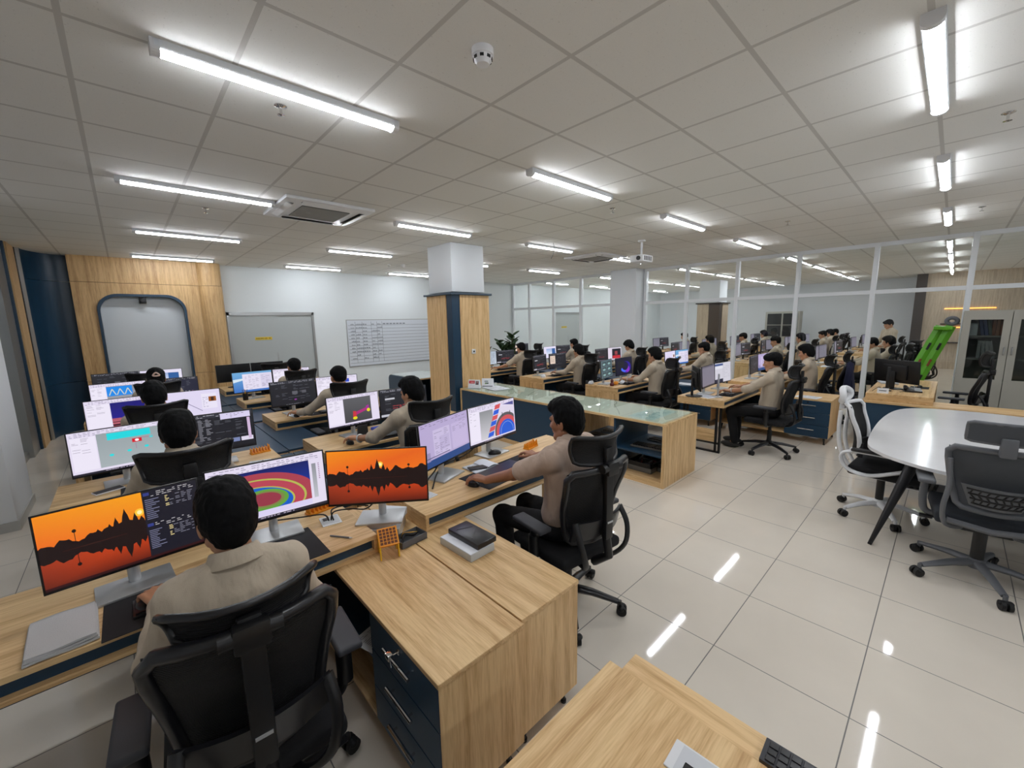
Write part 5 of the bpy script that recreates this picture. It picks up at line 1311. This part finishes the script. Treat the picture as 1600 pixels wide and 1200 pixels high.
# ================================================================ glass-topped counters
def counter(label, x0, x1, ya, yb, zt, open_to=None):
    """long oak counter with a glass sheet; its -Y end holds open shelves up to open_to"""
    r = thing('display_counter', label, 'counter', (0, 0, 0))
    MB().box(x0, x1, ya, yb, zt-.032, zt-.008).build('counter_top', WY, r, smooth=0)
    MB().box(x0, x1, ya, ya+.03, 0, zt-.032).build('end_panel', WZ, r, smooth=0); MB().box(x0, x1, yb-.03, yb, 0, zt-.032).build('end_panel', WZ, r, smooth=0)
    MB().box(x0, x1, ya+.03, yb-.03, 0, .06).build('bottom_panel', WY, r, smooth=0)
    pa = ART(yb-ya-.1, x1-x0-.06); pa.rect(0, 0, 1, 1, (216, 218, 202)); rng = random.Random(5)
    for i in range(7): pa.rect(i/7, .02, i/7+.003, .98, (190, 194, 180))
    for k in range(3):
        x, y = .16+.22*k, .9
        for i in range(9):
            x2, y2 = x+rng.uniform(.004, .02), y-.1; pa.poly([(x, y), (x+.003, y), (x2+.003, y2), (x2, y2)], (136, 140, 126)); x, y = x2, y2
    pa.rect(.04, .1, .13, .9, (190, 214, 212), (206, 224, 220)); pa.dashes(rng, .05, .2, .12, .8, 9, (120, 160, 160), .7, .3, 3)
    s = pa.build('display_sheet', PRINT, r, 'xy'); s.location = ((x0+x1)/2, (ya+yb)/2, zt-.0075); s.rotation_euler = (0, 0, PI/2)
    MB().box(x0+.003, x1-.003, ya+.003, yb-.003, zt-.005, zt+.003, .001, 1).build('glass_top', GTOP, r, smooth=0)
    yo = open_to if open_to else ya+.03
    MB().box(x0+.012, x0+.03, yo+.02, yb-.03, .06, zt-.032).build('front_panel', NAVY, r, smooth=0)
    if open_to:
        MB().box(x0+.0, x1-.02, yo-.005, yo+.02, .06, zt-.032).build('divider', WZ, r, smooth=0)
        ym = (ya+yo)/2+.02
        MB().box(x0+.02, x1-.02, ym-.012, ym+.012, .06, zt-.032).build('divider', NAVY, r, smooth=0)
        MB().box(x0+.02, x1-.02, ya+.03, yo-.005, .33, .35).build('shelf', NAVY, r, smooth=0)
    return r
counter('long oak counter with glass top, navy front and open shelves at its end', 4.06, 4.86, 1.98, 5.64, .725, 3.2)
def counter2():
    r = thing('display_counter', 'navy counter with rounded end and pale glass top, beyond the oak pillar', 'counter', (0, 0, 0))
    pts = [(7.05, 0), (8.25, 0), (8.25, .64)] + [(8.25-.1+.1*math.cos(a), .64+.1*math.sin(a)) for a in [PI/2*i/8 for i in range(9)]] + [(7.05, .74)]
    MB().prism(pts, 4.06, 4.09, 'x').build('front_panel', mat('slate_navy', (52, 72, 92), .4), r, smooth=20)
    box('back_panel', NAVY, r, 4.83, 4.86, 7.05, 8.2, 0, .72); box('end_panel', NAVY, r, 4.09, 4.83, 8.17, 8.2, 0, .72); MB().box(4.09, 4.86, 7.05, 8.22, .72, .74).build('counter_top', WY, r, smooth=0)
    MB().box(4.09, 4.86, 7.05, 8.2, .742, .748).build('glass_top', mat('pale_glass_top', (214, 222, 218), .1), r, smooth=0)
counter2()
# things on the counter shelves
def kit(label, x, y, z, w, d, h, rng, reds=True, grp='equipment on the counter shelves'):
    r = thing('tool_case', label, 'case', (x, y, z), 0, grp)
    MB().box(-d/2, d/2, -w/2, w/2, 0, h*.55, .006).build('case_body', mat('case_grey', (104, 104, 102), .5), r)
    e = MB(); e.box(-d/2, -d/2+.012, -w/2, w/2, h*.55, h); e.box(d/2-.012, d/2, -w/2, w/2, h*.55, h); e.box(-d/2, d/2, -w/2, -w/2+.012, h*.55, h); e.box(-d/2, d/2, w/2-.012, w/2, h*.55, h); e.build('case_rim', BLK, r)
    for i in range(9):
        a = rng.uniform(0, 3); p = V((rng.uniform(-d*.33, d*.33), -w*.38+w*.76*i/8, h*.72))
        MB().cap(p-V((math.cos(a)*.05, math.sin(a)*.05, 0)), .014, p+V((math.cos(a)*.05, math.sin(a)*.05, .01)), .011, 8).build('tool', (mat('dark_red', (90, 20, 28), .5), STEELB, ALU)[i % 3] if reds else BLKS, r)
    return r
rg = random.Random(12)
kit('open case of red-handled tools on the lower counter shelf', 4.4, 2.36, .0612, .3, .36, .11, rg)
kit('brown open case of tools behind the wooden counter end', 4.5, 2.12, .0612, .16, .3, .1, rg)
def flat_device(label, x, y, z, rz, w, d, h, m):
    r = thing('keyboard_tray', label, 'equipment', (x, y, z), rz, 'flat dark devices on the counter shelves')
    MB().box(-w/2, w/2, -d/2, d/2, 0, h*.6, .005).build('body', m, r); b = MB()
    for i in range(12):
        for j in range(5): b.box(-w*.46+i*w*.077, -w*.46+i*w*.077+w*.06, -d*.4+j*d*.16, -d*.4+j*d*.16+d*.12, h*.6, h)
    b.build('keys', BLKS, r, smooth=0); return r
flat_device('grey keyboard lying on the blue shelf at the counter end', 4.3, 2.27, .3512, PI/2+.1, .42, .17, .03, mat('case_grey'))
flat_device('grey flat device behind the keyboard on the blue counter shelf', 4.62, 2.3, .3512, PI/2-.1, .3, .14, .025, GREYP)
flat_device('dark keyboard on the shelf beside the navy divider', 4.3, 2.95, .3512, PI/2, .3, .16, .03, BLK); flat_device('second dark keyboard on the shelf beside the navy divider, at the far side', 4.6, 2.9, .3512, PI/2+.2, .4, .15, .025, mat('case_grey'))
bb = thing('blue_bundle', 'blue and grey bundle on the shelf behind the black headrest', 'bundle', (4.25, 2.74, .3512)); b = MB(); b.ell((0, 0, .04), (.07, .08, .045), n=14, m=10)
for v in b.bm.verts: v.co.z = max(v.co.z, 0); v.co += V((noise.noise(v.co*40), noise.noise(v.co*40+V((3, 0, 0))), 0))*.01
b.build('bundle', mat('blue_cloth', (52, 60, 120), .8), bb)
# calendars on the counter
def calendar(label, x, y, rz, red):
    r = thing('desk_calendar', label, 'calendar', (x, y, .7285), rz, 'desk calendars on the counter')
    MB().prism([(-.05, 0), (.05, 0), (.004, .14), (-.004, .14)], -.1, .1, 'x').build('stand', PAPER, r, smooth=0)
    a = ART(.19, .135); a.rect(0, 0, 1, 1, (226, 228, 232))
    if red: a.rect(.04, .56, .58, .94, (196, 62, 70)); a.rect(.2, .66, .5, .78, (226, 150, 150)); a.rect(.66, .42, .94, .88, (70, 62, 72)); a.rect(.72, .6, .9, .84, (150, 110, 110)); a.dashes(random.Random(3), .06, .08, .6, .48, 5, (196, 190, 206), .8, .3, 5)
    else: a.rect(.22, .62, .56, .74, (90, 110, 106)); a.rect(.26, .34, .6, .52, (80, 100, 90)); a.rect(.26, .3, .4, .4, (160, 190, 120)); a.rect(.06, .02, .96, .1, (60, 64, 70)); a.dashes(random.Random(3), .66, .2, .95, .85, 6, (206, 210, 216), .8, .3, 3)
    s = a.build('calendar_page', PRINT, r); s.location = (0, -.0295, .07); s.rotation_euler = (R(-18.5), 0, 0)
    return r
calendar('red and white desk calendar at the pillar end of the glass counter', 4.2, 5.42, R(-58), True); calendar('white tent calendar with grey print beside the red calendar', 4.45, 5.37, R(-50), False)
sheet_paper('loose white papers spread on the glass counter by the calendars', 4.42, 5.12, .3, .42, R(-10), .7285, 3)

# ================================================================ meeting table, chairs, executive desk
tb = thing('meeting_table', 'white marble-topped meeting table with rounded corners and black tapered legs', 'table', (0, 0, 0))
half = [(4.6, .41), (4.32, .31), (4.15, .14), (4.05, -.08), (4.02, -.45), (4.02, -.9)]
hb = [(6.78, -.35), (6.72, .05), (6.55, .27), (6.2, .38), (5.5, .43)]
lo = [(x, -1.8-y) for x, y in half[:-1]][::-1]; lo2 = [(x, -1.8-y) for x, y in hb][::-1]
ring = half + lo + lo2 + [(6.7, -.9)] + hb
sm = [(p.x, p.y) for p in cr([(x, y, 0) for x, y in ring], 5)]
MB().prism(sm, .718, .742).build('table_top', TABLE, tb, smooth=30)
MB().prism([(5.35+(x-5.35)*.9, -.9+(y+.9)*.9) for x, y in sm], .70, .718).build('underframe', BLK, tb, smooth=30)
for sx, sy, fx, fy in ((4.42, .1, 4.19, .29), (6.3, .08, 6.5, .29), (4.48, -1.88, 4.19, -2.09), (6.3, -1.88, 6.5, -2.09)):
    MB().cyl((sx, sy, .70), (fx, fy, 0), .042, .014, 18).build('leg', BLKS, tb)
place(white_chair('white-framed chair with black cushions tucked at the marble table'), (4.87, .31, 0), R(176))
gc = place(grey_chair('grey office chair with headrest, its back to the camera at the marble table'), (4.12, -.27, 0), R(-84))
# executive workstation
desk('executive oak desk with a black monitor by the glass wall', 7.5, 9.42, .08, .75, lsup='none', rsup='panel', mod=(7.9, 9.36), group='executive furniture')
ex = thing('side_cabinet', 'low oak and navy cabinet across the front of the executive desk', 'cabinet', (0, 0, 0), 0, 'executive furniture')
MB().box(7.42, 7.86, -2.2, .78, .623, .648).build('cabinet_top', WY, ex, smooth=0)
MB().box(7.42, 7.45, .75, .78, .06, .623).box(7.45, 7.86, .75, .78, .06, .623).build('end_panel', WZ, ex, smooth=0)
for i in range(3): MB().box(7.435, 7.455, -2.19+i*.98, -2.19+i*.98+.974, .1, .62, .001, 1).build('front_panel', NAVY, ex, smooth=0)
MB().box(7.43, 7.86, -2.2, .75, .06, .1).build('bottom_panel', WY, ex, smooth=0); MB().box(7.84, 7.86, -2.2, .75, .1, .625).build('back_panel', NAVY, ex, smooth=0)
for yy in (.7, -.7, -2.1):
    for xx in (7.48, 7.8): MB().cyl((xx, yy, .06), (xx, yy, 0), .016, .012, 10).build('leg', BLK, ex)
monitor('black monitor with a dark screen on the executive desk', 8.15, .5, R(58), None, w=.6, h=.33, zb=.84, style='black', group='executive desk things')
td = thing('dock_tower', 'narrow black upright stand beside the executive monitor', 'stand', (7.85, .56, .75)); MB().box(-.05, .05, -.05, .05, 0, .008).build('foot', BLK, td); MB().box(-.018, .018, -.018, .018, .008, .34, .004).build('post', BLK, td)
tel = thing('desk_telephone', 'dark desk telephone with an aerial on the executive desk', 'telephone', (7.95, .3, .75), R(-80)); MB().prism([(-.08, 0), (.08, 0), (.08, .05), (-.08, .02)], -.09, .09, 'x').build('body', BLKS, tel); MB().cap((-.07, -.06, .06), .022, (-.07, .08, .06), .022, 8).build('handset', BLK, tel); MB().cyl((.02, .06, .04), (.03, .07, .16), .005, n=8).build('aerial', SILV, tel)
mouse('black mouse on a pad on the executive desk', 8.45, .25, R(80), .753); mat_pad('small black mouse pad on the executive desk', 8.45, .25, .24, .2)
npl = thing('name_plate', 'small white tent name plate at the corner of the executive desk', 'name plate', (7.6, .58, .75), R(-86)); MB().prism([(-.03, 0), (.03, 0), (.012, .065), (-.012, .065)], -.06, .06, 'x').build('plate', WHP, npl); a = ART(.08, .02)
for i in range(7): a.rect(i*.14, .1, i*.14+.1, .9, (110, 112, 116))
s = a.build('lettering', PRINT, npl); s.location = (0, -.0235, .034); s.rotation_euler = (R(-15), 0, 0)
for i in range(2): cable(('brown cable loop behind the name plate', 'dark cable on the executive desk')[i], [[(7.66, .7, .755), (7.7, .64, .81), (7.78, .6, .78), (7.8, .52, .755)], [(7.8, .42, .755), (7.9, .38, .757), (8.05, .42, .757), (8.2, .45, .756)]][i], .004)
sheet_paper('white papers stacked behind the executive monitor', 8.75, .62, .3, .2, R(15), n=14)
ch = mesh_chair('office_chair', 'black executive chair with a high headrest behind the oak cabinet', (1.1, 1.28)); place(ch, (8.55, -.1, 0), R(-4)); ch['group'] = 'executive furniture'
# grey steel cabinet with glass door
sc_ = thing('storage_cabinet', 'tall grey steel cabinet with glass doors, files and boxes inside', 'cabinet', (9.72, -.1, 0))
w, d, h = 1.0, .4, 1.86
MB().box(0, d, -.03, 0, 0, h-.03).build('side_panel', CAB, sc_, smooth=0); MB().box(0, d, -w, -w+.03, 0, h-.03).build('side_panel', CAB, sc_, smooth=0); MB().box(0, d, -w, 0, h-.03, h).build('top_panel', CAB, sc_, smooth=0); MB().box(d-.015, d-.001, -w+.03, -.03, .06, h-.03).build('back_panel', CAB, sc_, smooth=0); MB().box(0, d-.001, -w+.03, -.03, 0, .06).build('base_plinth', CAB, sc_, smooth=0)
for z in (.75, 1.1, 1.46): MB().box(.03, d-.015, -w+.03, -.03, z-.012, z+.012).build('shelf', CAB, sc_, smooth=0)
for q in range(2):
    ya, yb = -.5*q-.004, -.5*q-.496
    dr = MB().box(-.02, 0, yb, yb+.08, .06, h-.02).box(-.02, 0, ya-.08, ya, .06, h-.02).box(-.02, 0, yb+.08, ya-.08, h-.14, h-.02).box(-.02, 0, yb+.08, ya-.08, .06, .8).build('door', CAB, sc_, smooth=0)
    MB().box(-.012, -.008, yb+.08, ya-.08, .8, h-.14).build('glass_pane', CGL, dr, smooth=0); MB().tube([(-.02, -.46-.08*q, 1.3), (-.045, -.46-.08*q, 1.29), (-.045, -.46-.08*q, 1.2), (-.02, -.46-.08*q, 1.19)], .008, 8).build('handle', ALU, dr)
fc = [(60, 80, 130), (70, 90, 140), (110, 120, 110), (170, 110, 80), (196, 140, 110), (186, 120, 90)]
for i, c in enumerate(fc):
    b = thing('file_binder', ('blue binder leaning on the top cabinet shelf', 'second blue binder leaning beside the white box', 'olive binder on the top cabinet shelf', 'brown binder on the top cabinet shelf', 'orange binder on the top cabinet shelf', 'tan binder at the end of the top cabinet shelf')[i], 'binder', (9.9, -.31-.042*i, 1.473), 0, 'binders in the steel cabinet'); MB().xbox((0, 0, .13), (.2, .036, .26), (R(-10 if i < 3 else 0), 0, 0), .003).build('cover', mat('binder%d' % i, c, .6), b)
wbx = thing('archive_box', 'white box on the top shelf of the grey steel cabinet', 'box', (9.9, -.2, 1.473)); MB().box(-.1, .1, -.07, .07, 0, .19, .003).build('carton', PAPER, wbx)
for i in range(4):
    b = thing('file_binder', ('white file on the middle cabinet shelf', 'white file with grey spine on the middle shelf', 'pale file on the middle cabinet shelf', 'leaning white file at the end of the middle shelf')[i], 'binder', (9.9, -.31-.045*i, 1.113), 0, 'white files in the steel cabinet'); MB().xbox((0, 0, .14), (.2, .038, .27), (R(-4*i), 0, 0), .003).build('cover', mat('white_file', (186, 188, 188), .6), b)
# green folded ladder-like stand beside the cabinet
gl = thing('green_stand', 'lime green folded metal stand with slotted rails leaning beside the steel cabinet', 'stand', (9.85, .1, 0))
for q in (-1, 1):
    rl = MB(); A, B = V((-.02*q, .5+.068*q, .02)), V((.02*q, -.02+.058*q, 1.62)); dd = (B-A).normalized()
    rl.tube([A, B], .062, 4, flat=.5, up=(1, 0, 0)); rail = rl.build('rail', GREEN, gl, smooth=0)
    for k in range(3):
        p = A.lerp(B, .45+.17*k); MB().tube([p+V((-.045, 0, 0))-dd*.06, p+V((-.045, 0, 0))+dd*.06], .018, 6, flat=.4, up=(1, 0, 0)).build('slot', BLK if k != 1 else mat('rust_slot', (120, 60, 30), .5), rail)
MB().box(-.12, .12, -.1, .12, 1.56, 1.62, .01).build('cross_plate', GREEN, gl); MB().box(-.1, .1, .35, .62, 0, .04).build('foot_plate', GREEN, gl)
rp = tag(MB().tube([V((9.85, .02+.06*math.cos(a), 1.7+.05*math.sin(a))) for a in [2*PI*i/18 for i in range(18)]], .03, 8, True).build('tape_roll', GREYP, smooth=60), 'grey cable roll hanging on top of the green stand', 'roll')
# potted fig
pt = thing('potted_fig', 'leafy fiddle-leaf fig in a pale pot behind the desks, near the oak pillar', 'potted plant', (7.3, 7.9, 0))
MB().lathe([(.14, 0), (.19, .36), (.17, .36), (.16, .3)], n=22).build('pot', POT, pt); MB().lathe([(.16, .3), (.01, .305)], n=18).build('soil', BLKF, pt)
rng = random.Random(6); lv = MB(); stm = MB()
for sidx in range(4):
    ax, ay = (.0, .1, -.12, .05)[sidx], (-.05, .06, .0, .1)[sidx]; top = V((ax*2.6, ay*2.6, 1.46-.1*sidx)); bot = V((ax*.3, ay*.3, .3)); stm.tube([bot, bot.lerp(top, .5)+V((.02, .02, 0)), top], [.014, .011, .007], 7)
    for i in range(15):
        t = .35+.65*i/14; p = bot.lerp(top, t); a = i*2.4+sidx; L = .22+rng.uniform(-.03, .04); d = V((math.cos(a), math.sin(a), 1.1+rng.uniform(-.5, .4))).normalized(); w = d.cross(V((0, 0, 1))).normalized(); n = w.cross(d)
        lv.sheet(lambda u, v, p=p, d=d, w=w, n=n, L=L: p+d*(.03+L*u)+w*((v-.5)*L*.75*math.sin(PI*min(.06+u*.94, .995))**.6*(.7+.4*u))-n*(.05*u*u)+n*.03*abs(v-.5), 6, 4, (0, 0, .0015))
lv.build('foliage', LEAF, pt, smooth=50); stm.build('stems', mat('bark', (92, 74, 56), .8), pt)

# ================================================================ the next office beyond the glass
NG = 'desks of the next office'
fd0 = None
def fdesk(lab, x, y, w=1.4):
    global fd0
    if fd0 is None:
        fd0 = desk(lab, x, x+w, y, lsup='panel', rsup='panel', group=NG); return fd0
    return dup(fd0, (x, y, 0), 0, lab, NG)
SPOT = []
for ci, x in enumerate((10.6, 12.6, 14.9, 17.0)):
    for k in range(4):
        if (ci, k) == (2, 3): continue
        fdesk('oak desk beyond the glass wall, %s from the glass, %s row' % (('first', 'second', 'third', 'fourth')[ci], ROW[k]), x, 1.6+1.6*k); SPOT.append((ci, k, x+.7, 1.6+1.6*k))
fm = []
for fn, st, lab in ((scr_grey, 'silver', 'grey'), (scr_grey, 'silver', 'lilac-grey'), (scr_dark, 'black', 'dark')):
    fm.append(monitor('x', 0, -50, 0, fn, style=st, group='monitors of the next office'))
for i, (ci, k, x, y) in enumerate(SPOT):
    for j in range(2):
        m_ = fm[(i+j) % 3]; lab = '%s %s-side monitor, %s-row desk, %s file beyond the glass' % (('grey', 'lilac-grey', 'dark')[(i+j) % 3], ('near', 'far')[j], ROW[k], ('first', 'second', 'third', 'fourth')[ci])
        if m_.location.y < -40: place(m_, (x-.28+.56*j, y+.38, .75), R(5-10*j)); m_['label'] = lab
        else: dup(m_, (x-.28+.56*j, y+.38, .75), R(5-10*j), lab)
fp_ = [('bowl', (8, -14), 'rolled'), ('full', (-10, -10), 'long'), ('short', (20, -16), 'long')]
protos = []
def far_person(lab, x, y, rz=0., v=0):
    while len(protos) <= v:
        h_, hd_, sl_ = fp_[len(protos)]
        p_, _, _ = person('x', 0, -50, hair=h_, head=hd_, sleeve=sl_, vox=.012, group='people of the next office'); protos.append(p_)
    p_ = protos[v]
    if p_.location.y < -40: place(p_, (x, y, 0), rz); p_['label'] = lab; return p_
    return dup(p_, (x, y, 0), rz, lab)
FP = [(11.2, 1.05, 'person with dark hair just behind the glass, arms on a paper-strewn desk', 2), (11.95, .85, 'person half hidden by a glass post, beside the one at the paper-strewn desk', 1), (11.3, 2.8, 'person in profile behind the glass, in line with the nearest counter-side worker', 0), (11.25, 4.3, 'person seen from behind through the glass with a broad beige back', 1),
      (13.3, 4.15, 'person with bowl-cut hair before the clad pillar', 0), (13.3, 5.9, 'person by a dark monitor beyond the white column', 2), (15.6, 4.25, 'small distant person before the pale wall beside the clad pillar', 1), (13.2, 2.7, 'person before the distant steel cabinet', 1), (15.6, 2.65, 'second person before the distant steel cabinet', 2),
      (17.0, 2.7, 'distant person with bowed head, first of a pair at the long white wall', 1), (17.8, 2.7, 'distant person with bowed head, second of a pair at the long white wall', 2), (15.5, 1.2, 'person bending beside the standing one', 0)]
for x, y, lab, v in FP:
    far_person(lab, x, y, 0, v); chair('black chair of the %s' % ' '.join(lab.split(',')[0].split()[:11]), x, y-.02, 0, 'chairs of the next office')
person('person standing with bowed head in a beige shirt in the next office', 14.75, 1.12, R(40), head=(0, -28), hl=(-.1, .33, .98), hr=(.12, .33, .98), vox=.012, stand=True, hair='short', group='people of the next office')
chair('empty black high-backed chair beyond the glass near the standing person', 13.6, .75, R(-30), 'chairs of the next office'); chair('second empty black chair beyond the glass near the standing person', 12.7, .5, R(20), 'chairs of the next office')
jc = chair('black office chair with a navy jacket over its back, by the glass wall', 8.86, 1.42, R(6))
jk = thing('jacket', 'navy jacket hanging over a chair back beside the glass wall', 'jacket', (8.86, 1.42, 0), R(6))
b = MB(); b.sheet(lambda u, v: V(((u-.5)*(.5+.08*v), -.26-.09*math.sin(PI*min(v, 1)*.5)-.02*math.sin(9*u), 1.06-.72*v)), 14, 10, (0, -.03, 0)); b.build('jacket_body', mat('navy_cloth', (28, 30, 58), .9, bump=.3, bscale=200), jk, smooth=60)
for q in (-1, 1): MB().tube(cr([(q*.22, -.3, 1.03), (q*.29, -.3, .9), (q*.3, -.28, .66), (q*.28, -.26, .5)], 4, False), [.05]*13, 8).build('sleeve', mat('navy_cloth'), jk)
for i in range(4): sheet_paper('%s on the paper-strewn desk behind the glass' % ('green folder', 'open white file', 'purple folder', 'white papers')[i], 10.8+.36*i, 1.74, .28, .2, R(8*i), .75, 5 if i != 1 else 12)
f2 = thing('storage_cabinet', 'distant grey steel cabinet with two dark glass doors', 'cabinet', (19.6, 4.2, 0)); MB().box(0, .45, 0, 1.2, 0, 2.0).build('cabinet_body', CAB, f2, smooth=0)
for q in range(2): MB().box(-.02, 0, .06+.56*q, .56+.56*q, 1.0, 1.92).build('glass_door', mat('dark_glass', (44, 46, 46), .1), f2, smooth=0); MB().box(-.025, -.018, .06+.56*q, .56+.56*q, 1.45, 1.47).build('shelf_edge', CAB, f2)
